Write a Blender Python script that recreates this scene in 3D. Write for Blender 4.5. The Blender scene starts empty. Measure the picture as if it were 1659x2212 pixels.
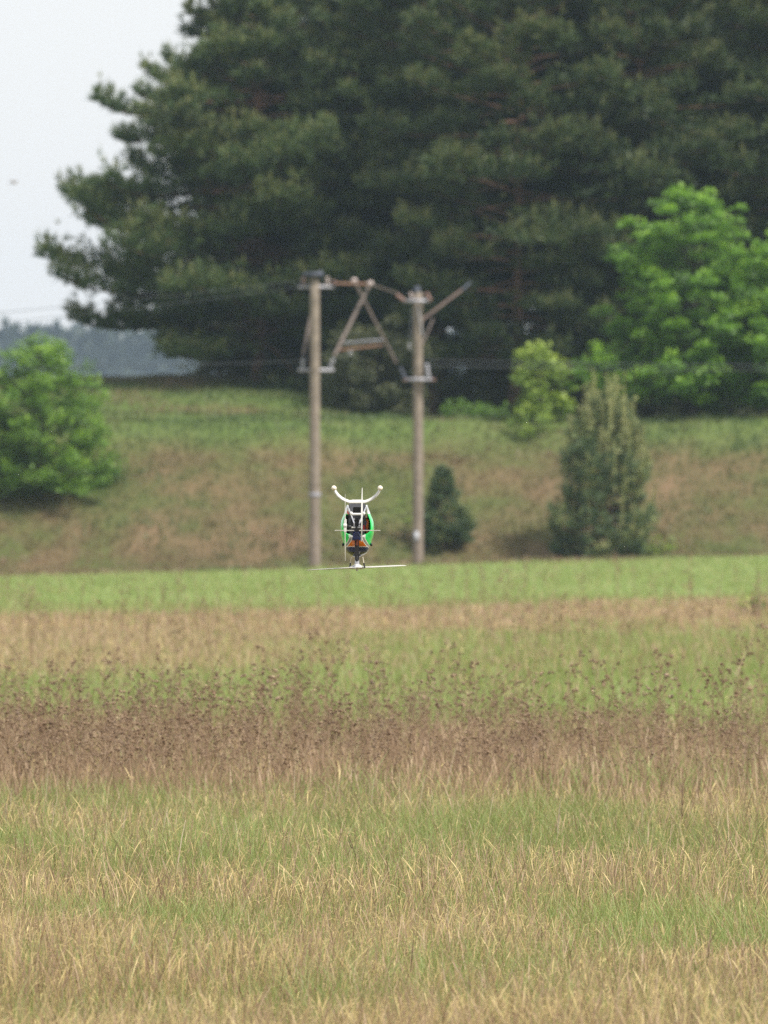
import bpy, math, random
import numpy as np
from math import radians, sin, cos, pi
from mathutils import Vector, Matrix

random.seed(7)
rng = np.random.default_rng(11)
scene = bpy.context.scene
COL = scene.collection

# ------------------------------------------------------------------ camera, light, exposure
CAM_H = 1.8
FPX = 19144.0            # focal length in the pixels of a 1659 px wide picture (150 mm lens, 13 mm wide sensor)
YH = 1120.0              # horizon row in a 1659 x 2212 picture
cam_d = bpy.data.cameras.new('camera')
cam = bpy.data.objects.new('camera', cam_d)
COL.objects.link(cam)
cam_d.sensor_fit = 'HORIZONTAL'
cam_d.sensor_width = 13.0
cam_d.lens = 150.0
cam_d.clip_start = 0.5
cam_d.clip_end = 6000.0
cam.location = (0, 0, CAM_H)
cam.rotation_euler = (radians(90) + (YH - 1106) / FPX, 0, 0)
cam_d.dof.use_dof = True
cam_d.dof.focus_distance = 38.0
cam_d.dof.aperture_fstop = 4.4
cam_d.dof.aperture_blades = 9
scene.camera = cam

SUN_EL, SUN_AZ = 52.0, 128.0          # azimuth clockwise from +Y (view direction): right, behind the camera
world = bpy.data.worlds.new('World')
scene.world = world
world.use_nodes = True
wn = world.node_tree
wn.nodes.clear()
w_out = wn.nodes.new('ShaderNodeOutputWorld')
w_bg = wn.nodes.new('ShaderNodeBackground')
w_sky = wn.nodes.new('ShaderNodeTexSky')
w_sky.sky_type = 'NISHITA'
w_sky.sun_disc = False
w_sky.sun_elevation = radians(SUN_EL)
w_sky.sun_rotation = radians(SUN_AZ)
w_sky.air_density = 1.0
w_sky.dust_density = 3.0
w_mix = wn.nodes.new('ShaderNodeMix')
w_mix.data_type = 'RGBA'
w_mix.inputs[0].default_value = 0.82
w_mix.inputs[7].default_value = (6.15, 6.15, 6.15, 1)      # even thin overcast over the blue sky
w_bg.inputs['Strength'].default_value = 0.1
wn.links.new(w_sky.outputs[0], w_mix.inputs[6])
wn.links.new(w_mix.outputs[2], w_bg.inputs[0])
wn.links.new(w_bg.outputs[0], w_out.inputs[0])

sun_d = bpy.data.lights.new('sun', 'SUN')
sun_d.energy = 3.3
sun_d.angle = radians(10)
sun_d.color = (1.0, 0.95, 0.87)
sun = bpy.data.objects.new('sun', sun_d)
COL.objects.link(sun)
sd = Vector((sin(radians(SUN_AZ)) * cos(radians(SUN_EL)), cos(radians(SUN_AZ)) * cos(radians(SUN_EL)), sin(radians(SUN_EL))))
sun.rotation_euler = (-sd).to_track_quat('-Z', 'Y').to_euler()
sun.location = (30, -20, 60)

scene.view_settings.view_transform = 'Standard'
scene.view_settings.look = 'None'
scene.view_settings.exposure = 0.80
scene.view_settings.gamma = 1.0
scene.view_settings.use_curve_mapping = False
try:
    scene.cycles.max_bounces = 8
    scene.cycles.transparent_max_bounces = 4
    scene.cycles.volume_bounces = 1
    scene.cycles.use_denoising = False
except Exception:
    pass


def at(px, py, Y):
    """point at distance Y seen at (px, py) of a 1659 x 2212 picture"""
    return Vector(((px - 829.5) / FPX * Y, Y, CAM_H + (YH - py) / FPX * Y))


# ------------------------------------------------------------------ helpers
def tag(o, label=None, cat=None, group=None, kind=None):
    if label: o['label'] = label
    if cat: o['category'] = cat
    if group: o['group'] = group
    if kind: o['kind'] = kind
    return o


def link(name, me, parent=None, mats=()):
    o = bpy.data.objects.new(name, me)
    COL.objects.link(o)
    for m in mats:
        if m.name not in [x.name for x in me.materials if x]:
            me.materials.append(m)
    if parent is not None:
        o.parent = parent
    return o


def thing(name, loc, label, cat, group=None, rz=0.0):
    o = bpy.data.objects.new(name, None)
    o.empty_display_size = 0.3
    COL.objects.link(o)
    o.location = loc
    o.rotation_euler = (0, 0, rz)
    return tag(o, label, cat, group)


def dup(root, loc, rz=0.0, scale=1.0, label=None, group=None):
    r = root.copy()
    COL.objects.link(r)
    r.location = loc
    r.rotation_euler = (0, 0, rz)
    r.scale = (scale,) * 3 if not isinstance(scale, tuple) else scale
    if label: r['label'] = label
    if group: r['group'] = group
    for ch in list(root.children):
        c = ch.copy()
        COL.objects.link(c)
        c.parent = r
        for g in list(ch.children):
            d = g.copy()
            COL.objects.link(d)
            d.parent = c
    return r


class MB:
    """collects geometry as arrays, becomes one mesh"""
    def __init__(self):
        self.V, self.L, self.S, self.M, self.T = [], [], [], [], []
        self.n = 0

    def add(self, V, F, mat=0, tint=0.5):
        V = np.asarray(V, dtype=np.float32).reshape(-1, 3)
        F = np.asarray(F, dtype=np.int32)
        if len(F) == 0:
            return
        self.V.append(V)
        self.L.append((F + self.n).ravel())
        self.S.append(np.full(len(F), F.shape[1], np.int32))
        self.M.append(np.broadcast_to(np.asarray(mat, np.int32), (len(F),)))
        self.T.append(np.broadcast_to(np.asarray(tint, np.float32), (len(F),)))
        self.n += len(V)

    def mesh(self, name, mats, smooth=False):
        me = bpy.data.meshes.new(name)
        V = np.concatenate(self.V); L = np.concatenate(self.L); S = np.concatenate(self.S)
        me.vertices.add(len(V)); me.vertices.foreach_set('co', V.ravel())
        me.loops.add(len(L)); me.loops.foreach_set('vertex_index', L)
        me.polygons.add(len(S))
        st = np.concatenate(([0], np.cumsum(S)[:-1])).astype(np.int32)
        me.polygons.foreach_set('loop_start', st)
        for m in mats:
            me.materials.append(m)
        me.polygons.foreach_set('material_index', np.concatenate(self.M).astype(np.int32))
        me.polygons.foreach_set('use_smooth', np.full(len(S), smooth, bool))
        a = me.attributes.new('tint', 'FLOAT', 'FACE')
        a.data.foreach_set('value', np.concatenate(self.T).astype(np.float32))
        me.update(calc_edges=True)
        me.validate()
        return me

    # --- small solids
    def tube(self, pts, radii, sides=8, mat=0, tint=0.5, cap=True):
        pts = np.asarray(pts, float)
        n = len(pts)
        radii = np.broadcast_to(np.asarray(radii, float), (n,))
        tang = np.gradient(pts, axis=0)
        tang /= np.linalg.norm(tang, axis=1)[:, None] + 1e-9
        ref = np.eye(3)[int(np.argmin(np.abs(tang).max(0)))]
        A = np.cross(tang, ref); A /= np.linalg.norm(A, axis=1)[:, None] + 1e-9
        B = np.cross(tang, A)
        ang = np.arange(sides) * 2 * pi / sides
        V = pts[:, None] + radii[:, None, None] * (np.cos(ang)[None, :, None] * A[:, None] + np.sin(ang)[None, :, None] * B[:, None])
        i = np.arange(n - 1)[:, None] * sides; j = np.arange(sides)[None]; k = (j + 1) % sides
        F = np.stack([i + j, i + k, i + sides + k, i + sides + j], -1).reshape(-1, 4)
        self.add(V.reshape(-1, 3), F, mat, tint)
        if cap:
            for r, flip in ((0, 1), (n - 1, 0)):
                c = np.vstack([V[r], pts[r][None]])
                T = [[q, (q + 1) % sides, sides] if flip == 0 else [(q + 1) % sides, q, sides] for q in range(sides)]
                self.add(c, T, mat, tint)

    def box(self, c, size, mat=0, tint=0.5, bevel=0.0, rot=None):
        c = np.asarray(c, float); h = np.asarray(size, float) / 2
        if bevel <= 0:
            V = np.array([[x, y, z] for x in (-1, 1) for y in (-1, 1) for z in (-1, 1)]) * h
            F = [[0, 1, 3, 2], [4, 6, 7, 5], [0, 4, 5, 1], [2, 3, 7, 6], [0, 2, 6, 4], [1, 5, 7, 3]]
            if rot is not None: V = V @ np.array(rot).T
            self.add(V + c, F, mat, tint)
        else:
            import bmesh
            bm = bmesh.new()
            bmesh.ops.create_cube(bm, size=1.0)
            for v in bm.verts: v.co = Vector((v.co.x * 2 * h[0], v.co.y * 2 * h[1], v.co.z * 2 * h[2]))
            bmesh.ops.bevel(bm, geom=list(bm.edges), offset=bevel, segments=2, affect='EDGES')
            bm.verts.index_update()
            V = np.array([v.co[:] for v in bm.verts])
            if rot is not None: V = V @ np.array(rot).T
            q = [[v.index for v in f.verts] for f in bm.faces]
            bmesh.ops.triangulate(bm, faces=list(bm.faces))
            q = [[v.index for v in f.verts] for f in bm.faces]
            bm.free()
            self.add(V + c, q, mat, tint)

    def ball(self, c, r, mat=0, tint=0.5, seg=12, rings=8):
        r = np.broadcast_to(np.asarray(r, float), (3,))
        th = np.linspace(0, pi, rings + 1); ph = np.arange(seg) * 2 * pi / seg
        V = np.stack([np.sin(th)[:, None] * np.cos(ph), np.sin(th)[:, None] * np.sin(ph), np.cos(th)[:, None] * np.ones(seg)], -1).reshape(-1, 3) * r + np.asarray(c, float)
        i = np.arange(rings)[:, None] * seg; j = np.arange(seg)[None]; k = (j + 1) % seg
        F = np.stack([i + j, i + seg + j, i + seg + k, i + k], -1).reshape(-1, 4)
        self.add(V, F, mat, tint)

    def lathe(self, c, prof, axis='z', sides=12, mat=0, tint=0.5):
        prof = np.asarray(prof, float)
        ang = np.arange(sides) * 2 * pi / sides
        r, z = prof[:, 0], prof[:, 1]
        P = np.stack([r[:, None] * np.cos(ang), r[:, None] * np.sin(ang), z[:, None] * np.ones(sides)], -1)
        if axis == 'x': P = P[..., [2, 0, 1]]
        if axis == 'y': P = P[..., [1, 2, 0]]
        i = np.arange(len(prof) - 1)[:, None] * sides; j = np.arange(sides)[None]; k = (j + 1) % sides
        F = np.stack([i + j, i + k, i + sides + k, i + sides + j], -1).reshape(-1, 4)
        self.add(P.reshape(-1, 3) + np.asarray(c, float), F, mat, tint)


def sstep(a, b, x):
    t = np.clip((np.asarray(x, float) - a) / (b - a), 0, 1)
    return t * t * (3 - 2 * t)


# value noise on arrays
_tab = np.random.default_rng(5).random((256, 256)).astype(np.float32)


def vnoise(x, y, s=1.0, o=0):
    x = np.asarray(x, float) * s + 37.3 * (o + 1); y = np.asarray(y, float) * s + 91.7 * (o + 1)
    xi = np.floor(x).astype(int); yi = np.floor(y).astype(int)
    fx = x - xi; fy = y - yi
    fx = fx * fx * (3 - 2 * fx); fy = fy * fy * (3 - 2 * fy)
    g = lambda a, b: _tab[a & 255, b & 255]
    return (g(xi, yi) * (1 - fx) + g(xi + 1, yi) * fx) * (1 - fy) + (g(xi, yi + 1) * (1 - fx) + g(xi + 1, yi + 1) * fx) * fy


def fnoise(x, y, s=1.0, o=0):
    return (vnoise(x, y, s, o) * 0.55 + vnoise(x, y, s * 2.1, o + 1) * 0.3 + vnoise(x, y, s * 4.3, o + 2) * 0.15)


# ------------------------------------------------------------------ materials
def nodes_of(m):
    m.use_nodes = True
    return m.node_tree


def plain(name, col, rough=0.5, metal=0.0, var=0.0, scale=40.0, coat=0.0):
    m = bpy.data.materials.new(name)
    t = nodes_of(m)
    b = t.nodes['Principled BSDF']
    b.inputs['Roughness'].default_value = rough
    b.inputs['Metallic'].default_value = metal
    b.inputs['Coat Weight'].default_value = coat
    tc = t.nodes.new('ShaderNodeTexCoord')
    nz = t.nodes.new('ShaderNodeTexNoise')
    nz.inputs['Scale'].default_value = scale
    nz.inputs['Detail'].default_value = 4
    r = t.nodes.new('ShaderNodeValToRGB')
    k = 1 - var
    r.color_ramp.elements[0].position = 0.3
    r.color_ramp.elements[1].position = 0.7
    r.color_ramp.elements[0].color = (col[0] * k, col[1] * k, col[2] * k, 1)
    r.color_ramp.elements[1].color = (col[0], col[1], col[2], 1)
    t.links.new(tc.outputs['Object'], nz.inputs['Vector'])
    t.links.new(nz.outputs['Fac'], r.inputs[0])
    t.links.new(r.outputs[0], b.inputs['Base Color'])
    return m


def leafy(name, cols, trans=0.3, rnd=0.25, gloss=0.04):
    """foliage coloured by the tint of each leaf; cols = [(pos, rgb), ...]"""
    m = bpy.data.materials.new(name)
    t = nodes_of(m)
    t.nodes.remove(t.nodes['Principled BSDF'])
    out = [n for n in t.nodes if n.type == 'OUTPUT_MATERIAL'][0]
    at_ = t.nodes.new('ShaderNodeAttribute'); at_.attribute_name = 'tint'
    r = t.nodes.new('ShaderNodeValToRGB')
    el = r.color_ramp.elements
    while len(el) > 1: el.remove(el[-1])
    el[0].position = cols[0][0]; el[0].color = (*cols[0][1], 1)
    for p, c in cols[1:]:
        e = el.new(p); e.color = (*c, 1)
    oi = t.nodes.new('ShaderNodeObjectInfo')
    mr = t.nodes.new('ShaderNodeMapRange')
    mr.inputs['To Min'].default_value = 1 - rnd; mr.inputs['To Max'].default_value = 1 + rnd
    hs = t.nodes.new('ShaderNodeHueSaturation')
    df = t.nodes.new('ShaderNodeBsdfDiffuse')
    tr = t.nodes.new('ShaderNodeBsdfTranslucent')
    gl = t.nodes.new('ShaderNodeBsdfGlossy'); gl.inputs['Roughness'].default_value = 0.55
    m1 = t.nodes.new('ShaderNodeMixShader'); m1.inputs[0].default_value = trans
    m2 = t.nodes.new('ShaderNodeMixShader'); m2.inputs[0].default_value = gloss
    L = t.links.new
    L(at_.outputs['Fac'], r.inputs[0])
    L(oi.outputs['Random'], mr.inputs['Value'])
    L(mr.outputs[0], hs.inputs['Value'])
    L(r.outputs[0], hs.inputs['Color'])
    L(hs.outputs[0], df.inputs[0]); L(hs.outputs[0], tr.inputs[0])
    L(df.outputs[0], m1.inputs[1]); L(tr.outputs[0], m1.inputs[2])
    L(m1.outputs[0], m2.inputs[1]); L(gl.outputs[0], m2.inputs[2])
    L(m2.outputs[0], out.inputs[0])
    return m


M_GRASS = leafy('grass_green', [(0, (0.17, 0.20, 0.055)), (0.45, (0.255, 0.315, 0.085)), (1, (0.335, 0.435, 0.145))], 0.42, 0.0)
M_DRY = leafy('grass_dry', [(0, (0.36, 0.25, 0.11)), (0.5, (0.53, 0.40, 0.175)), (1, (0.76, 0.61, 0.29))], 0.38, 0.0)
M_PURPLE = leafy('grass_brown', [(0, (0.22, 0.14, 0.085)), (0.5, (0.42, 0.29, 0.18)), (1, (0.56, 0.42, 0.27))], 0.32, 0.0)
M_WEED = leafy('weed_brown', [(0, (0.10, 0.060, 0.034)), (0.5, (0.22, 0.142, 0.085)), (1, (0.42, 0.315, 0.20))], 0.05, 0.0)
M_BANKG = leafy('bank_grass', [(0, (0.075, 0.118, 0.03)), (0.35, (0.11, 0.135, 0.04)), (0.6, (0.145, 0.125, 0.052)), (1, (0.215, 0.148, 0.082))], 0.25, 0.0)
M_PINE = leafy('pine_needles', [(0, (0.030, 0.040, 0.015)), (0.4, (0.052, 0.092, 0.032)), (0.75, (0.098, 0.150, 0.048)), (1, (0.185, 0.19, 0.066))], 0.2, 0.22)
M_YPINE = leafy('young_pine_needles', [(0, (0.045, 0.08, 0.042)), (0.6, (0.105, 0.17, 0.072)), (0.85, (0.24, 0.28, 0.10)), (1, (0.38, 0.385, 0.165))], 0.2, 0.0)
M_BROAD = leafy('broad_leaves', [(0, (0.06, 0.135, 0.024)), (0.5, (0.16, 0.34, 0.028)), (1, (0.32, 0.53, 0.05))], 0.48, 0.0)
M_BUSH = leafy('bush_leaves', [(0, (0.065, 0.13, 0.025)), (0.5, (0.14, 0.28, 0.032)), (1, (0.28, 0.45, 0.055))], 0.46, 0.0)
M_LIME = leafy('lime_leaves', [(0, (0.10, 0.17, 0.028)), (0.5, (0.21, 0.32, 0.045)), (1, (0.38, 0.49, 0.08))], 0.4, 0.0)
M_OLIVE = leafy('olive_leaves', [(0, (0.035, 0.05, 0.022)), (0.5, (0.075, 0.09, 0.04)), (1, (0.14, 0.15, 0.06))], 0.3, 0.0)
M_FAR = leafy('far_needles', [(0, (0.02, 0.035, 0.022)), (1, (0.05, 0.07, 0.04))], 0.1, 0.0)


def bark_mat(name, c0, c1, c2):
    m = bpy.data.materials.new(name)
    t = nodes_of(m); b = t.nodes['Principled BSDF']; b.inputs['Roughness'].default_value = 0.9
    tc = t.nodes.new('ShaderNodeTexCoord')
    mp = t.nodes.new('ShaderNodeMapping'); mp.inputs['Scale'].default_value = (6, 6, 1.3)
    nz = t.nodes.new('ShaderNodeTexNoise'); nz.inputs['Scale'].default_value = 2.5; nz.inputs['Detail'].default_value = 6
    r = t.nodes.new('ShaderNodeValToRGB')
    r.color_ramp.elements[0].position = 0.3; r.color_ramp.elements[0].color = (*c0, 1)
    r.color_ramp.elements[1].position = 0.75; r.color_ramp.elements[1].color = (*c2, 1)
    e = r.color_ramp.elements.new(0.5); e.color = (*c1, 1)
    bp = t.nodes.new('ShaderNodeBump'); bp.inputs['Strength'].default_value = 0.6
    L = t.links.new
    L(tc.outputs['Object'], mp.inputs[0]); L(mp.outputs[0], nz.inputs['Vector']); L(nz.outputs['Fac'], r.inputs[0])
    L(r.outputs[0], b.inputs['Base Color']); L(nz.outputs['Fac'], bp.inputs['Height']); L(bp.outputs[0], b.inputs['Normal'])
    return m


M_BARK = bark_mat('pine_bark', (0.06, 0.035, 0.025), (0.13, 0.07, 0.045), (0.22, 0.12, 0.075))
M_BARKG = bark_mat('grey_bark', (0.04, 0.035, 0.03), (0.08, 0.07, 0.055), (0.13, 0.115, 0.09))


# ------------------------------------------------------------------ ground
def zg(x, y):
    x = np.asarray(x, float); y = np.asarray(y, float)
    field = np.clip(0.027 * (x + 11.3), -0.15, 1.1) * sstep(60, 262, y) + (fnoise(x, y, 0.25, 3) - 0.5) * 0.10
    rough = (fnoise(x, y, 0.45, 9) - 0.5)
    top = 4.95 + rough * 0.5
    toe = 273.2 + (vnoise(x, 0 * y, 0.13, 4) - 0.5) * 1.6
    t = np.clip((y - toe) / 10.5, 0, 1)
    prof = t * 0.75 + (t * t * (3 - 2 * t)) * 0.25
    mound = 1.35 * sstep(285, 306, y) * (1 - sstep(-3.5, 1.5, x)) * (1 - sstep(314, 345, y)) * (0.35 + 0.65 * sstep(-19, -12.5, x))
    plate = 0.35 * sstep(285, 310, y) + mound
    h = field * (1 - prof) + top * prof + plate * (t >= 1) + rough * 0.7 * np.sin(np.clip(t, 0, 1) * pi)
    away = sstep(330, 520, y)
    h = h * (1 - away) + away * (4.0 + 30.0 * sstep(1300, 2250, y) + 6 * (vnoise(x, y, 0.006, 2) - 0.5))
    return h


def steps(a, b, d): return np.arange(a, b, d)


xs = np.concatenate([[-700, -500, -340, -220, -140, -90, -60, -42, -32, -26], steps(-22, 22, 0.6), [22, 26, 32, 42, 60, 90, 140, 220, 340, 500, 700]])
ys = np.concatenate([[-40, -20, -8], steps(0, 262, 3.5), steps(262, 322, 0.5), [323, 327, 333, 342, 355, 372, 400, 440, 500, 580, 680, 800, 950, 1100, 1250, 1400, 1550, 1700, 1850, 2000, 2200, 2400, 2600]])
gx, gy = np.meshgrid(xs, ys)
gz = zg(gx, gy)
mb = MB()
nx, ny = len(xs), len(ys)
i = np.arange(ny - 1)[:, None] * nx; j = np.arange(nx - 1)[None]
F = np.stack([i + j, i + j + 1, i + nx + j + 1, i + nx + j], -1).reshape(-1, 4)
mb.add(np.stack([gx, gy, gz], -1).reshape(-1, 3), F)


def ground_material():
    m = bpy.data.materials.new('meadow_ground')
    t = nodes_of(m); b = t.nodes['Principled BSDF']; b.inputs['Roughness'].default_value = 0.95
    b.inputs['Specular IOR Level'].default_value = 0.1
    L = t.links.new
    g = t.nodes.new('ShaderNodeNewGeometry')
    sx = t.nodes.new('ShaderNodeSeparateXYZ'); L(g.outputs['Position'], sx.inputs[0])

    def noise(scale, detail=5, vec=(1, 1, 1), rough=0.6):
        mp = t.nodes.new('ShaderNodeMapping'); mp.inputs['Scale'].default_value = vec
        n = t.nodes.new('ShaderNodeTexNoise'); n.inputs['Scale'].default_value = scale; n.inputs['Detail'].default_value = detail
        n.inputs['Roughness'].default_value = rough
        L(g.outputs['Position'], mp.inputs[0]); L(mp.outputs[0], n.inputs['Vector'])
        return n.outputs['Fac']

    def ramp(fac, stops):
        r = t.nodes.new('ShaderNodeValToRGB'); el = r.color_ramp.elements
        while len(el) > 1: el.remove(el[-1])
        el[0].position = stops[0][0]; el[0].color = (*stops[0][1], 1)
        for p, c in stops[1:]:
            e = el.new(p); e.color = (*c, 1)
        L(fac, r.inputs[0]); return r.outputs[0]

    def mix(fac, a, c):
        x = t.nodes.new('ShaderNodeMix'); x.data_type = 'RGBA'
        L(fac, x.inputs[0]); L(a, x.inputs[6]); L(c, x.inputs[7]); return x.outputs[2]

    # distance bands of the meadow (wobbling edges)
    wob = t.nodes.new('ShaderNodeMath'); wob.operation = 'MULTIPLY_ADD'
    L(noise(0.12, 3), wob.inputs[0]); wob.inputs[1].default_value = 36.0; L(sx.outputs['Y'], wob.inputs[2])
    mr = t.nodes.new('ShaderNodeMapRange'); mr.inputs['From Min'].default_value = 18; mr.inputs['From Max'].default_value = 318
    L(wob.outputs[0], mr.inputs['Value'])
    f = lambda y: (y) / 300.0
    bands = ramp(mr.outputs[0], [
        (f(20), (0.17, 0.145, 0.07)), (f(40), (0.16, 0.15, 0.065)), (f(46), (0.14, 0.16, 0.06)), (f(54), (0.16, 0.11, 0.07)), (f(76), (0.16, 0.11, 0.07)),
        (f(82), (0.17, 0.20, 0.08)), (f(122), (0.18, 0.20, 0.085)), (f(132), (0.20, 0.15, 0.095)), (f(165), (0.20, 0.155, 0.095)),
        (f(175), (0.19, 0.25, 0.095)), (f(255), (0.19, 0.25, 0.095)), (f(268), (0.20, 0.15, 0.09)), (f(300), (0.19, 0.165, 0.085))])
    fine = ramp(noise(2.2, 8), [(0.3, (0.55, 0.55, 0.5)), (0.7, (1.25, 1.2, 1.15))])
    field = t.nodes.new('ShaderNodeMix'); field.data_type = 'RGBA'; field.blend_type = 'MULTIPLY'; field.inputs[0].default_value = 0.8
    L(bands, field.inputs[6]); L(fine, field.inputs[7])
    # bank: green and tan patches
    bank = ramp(noise(0.38, 5, (1, 0.6, 1.5), 0.6), [(0.30, (0.07, 0.09, 0.028)), (0.42, (0.095, 0.105, 0.038)), (0.53, (0.12, 0.098, 0.048)), (0.68, (0.18, 0.122, 0.072))])
    crest = ramp(noise(0.5, 6), [(0.35, (0.085, 0.13, 0.035)), (0.6, (0.11, 0.14, 0.045)), (0.8, (0.15, 0.13, 0.06))])
    mrz = t.nodes.new('ShaderNodeMapRange'); mrz.inputs['From Min'].default_value = 3.7; mrz.inputs['From Max'].default_value = 4.5
    L(sx.outputs['Z'], mrz.inputs['Value'])
    bank2 = mix(mrz.outputs[0], bank, crest)
    mry = t.nodes.new('ShaderNodeMapRange'); mry.inputs['From Min'].default_value = 270; mry.inputs['From Max'].default_value = 273
    L(sx.outputs['Y'], mry.inputs['Value'])
    allc = mix(mry.outputs[0], field.outputs[2], bank2)
    # needle litter under the wood
    litter = ramp(noise(1.2, 6), [(0.35, (0.06, 0.055, 0.03)), (0.6, (0.10, 0.085, 0.05)), (0.75, (0.09, 0.11, 0.045))])
    mrw = t.nodes.new('ShaderNodeMapRange'); mrw.inputs['From Min'].default_value = 296; mrw.inputs['From Max'].default_value = 306
    L(sx.outputs['Y'], mrw.inputs['Value'])
    allc = mix(mrw.outputs[0], allc, litter)
    L(allc, b.inputs['Base Color'])
    bp = t.nodes.new('ShaderNodeBump'); bp.inputs['Strength'].default_value = 0.5; bp.inputs['Distance'].default_value = 0.15
    L(noise(3.0, 6), bp.inputs['Height']); L(bp.outputs[0], b.inputs['Normal'])
    return m


M_GROUND = ground_material()
tag(link('ground', mb.mesh('ground', [M_GROUND], smooth=True)), kind='structure',
    label='meadow ground rising to a grassy bank under the pine wood')

# ------------------------------------------------------------------ haze
mb = MB()
mb.box((0, 1280, 38), (1440, 2720, 84))
hz = bpy.data.materials.new('haze')
ht = nodes_of(hz)
ht.nodes.remove(ht.nodes['Principled BSDF'])
hv = ht.nodes.new('ShaderNodeVolumePrincipled')
hv.inputs['Color'].default_value = (0.60, 0.78, 1.0, 1)
hv.inputs['Density'].default_value = 0.00013
hv.inputs['Anisotropy'].default_value = 0.2
ht.links.new(hv.outputs[0], [n for n in ht.nodes if n.type == 'OUTPUT_MATERIAL'][0].inputs['Volume'])
HAZE = tag(link('haze', mb.mesh('haze', [hz])), kind='stuff', label='thin pale summer haze lying over the whole meadow')


# ------------------------------------------------------------------ grass
def blades(mb, base, h, w, lean, bend, mat, tint, ts=(0, 0.4, 0.75, 1.0), ws=(1, 0.9, 0.6, 0.0), droop=0.0, pw=2.0):
    n = len(base)
    if n == 0: return
    face = rng.random(n) * pi
    fx, fy = np.cos(face), np.sin(face)
    k = len(ts)
    V = np.zeros((n, k, 2, 3), np.float32)
    for q, (tt, ww) in enumerate(zip(ts, ws)):
        dx = np.cos(lean) * bend * h * tt ** pw
        dy = np.sin(lean) * bend * h * tt ** pw
        dz = h * (tt - droop * tt ** (pw + 1))
        c = base + np.stack([dx, dy, dz], -1)
        o = np.stack([fx, fy, 0 * fx], -1) * (w * max(ww, 0.02) * 0.5)[:, None]
        V[:, q, 0] = c - o
        V[:, q, 1] = c + o
    idx = np.arange(n)[:, None] * (2 * k) + np.arange(k - 1)[None] * 2
    F = np.stack([idx, idx + 1, idx + 3, idx + 2], -1).reshape(-1, 4)
    mb.add(V.reshape(-1, 3), F, mat, np.repeat(tint, k - 1))


def scatter(y0, y1, dens, side=1.4):
    """random ground points in the wedge between y0 and y1, dens per square metre"""
    hw = lambda y: 0.0445 * y + side
    area = (hw(y0) + hw(y1)) * (y1 - y0)
    n = int(area * dens * 1.0)
    y = y0 + (y1 - y0) * rng.random(n * 2)
    keep = rng.random(n * 2) < hw(y) / hw(y1)
    y = y[keep][:n]
    x = (rng.random(len(y)) * 2 - 1) * hw(y)
    return x, y


def P(x, y): return np.stack([x, y, zg(x, y) - 0.02], -1)


gr = MB(); dry = MB(); pur = MB()
SEED_T = (0, 0.45, 0.74, 0.80, 0.88, 0.95, 1.0)
SEED_W = (0.30, 0.27, 0.24, 0.7, 1.0, 0.75, 0.2)


def patch_green(x, y):
    return fnoise(x, y * 0.55, 0.55, 20)


def green_frac(x, y):
    """0 = dry, 1 = green, following the bands of the meadow"""
    p = patch_green(x, y)
    yy = y - 0.9 * x
    near = 0.33 + 0.17 * sstep(0.42, 0.66, p)
    b1 = np.exp(-((y - 44.5 + x * 0.7) / 4.5) ** 2) * (0.30 + 0.35 * (x < 0.8))
    g = np.minimum(near + b1, 0.66)
    lf = 1 - sstep(-3.0, 1.0, x)
    g = np.where(y > 49 + 6 * p, 0.20 + 0.2 * p + 0.12 * (1 - lf) + 0.5 * sstep(64, 70, y), g)
    g = np.where(y > 69 + 4 * p, 0.84 + 0.3 * (p - 0.5), g)
    g = np.where(yy > 93 + 10 * p, 0.74 - 0.55 * lf + 0.4 * (p - 0.5), g)
    g = np.where(yy > 122 + 16 * p, 0.22 + 0.3 * (p - 0.5), g)
    g = np.where(yy > 148 + 16 * p, 0.93, g)
    return np.clip(g, 0, 1)


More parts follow.
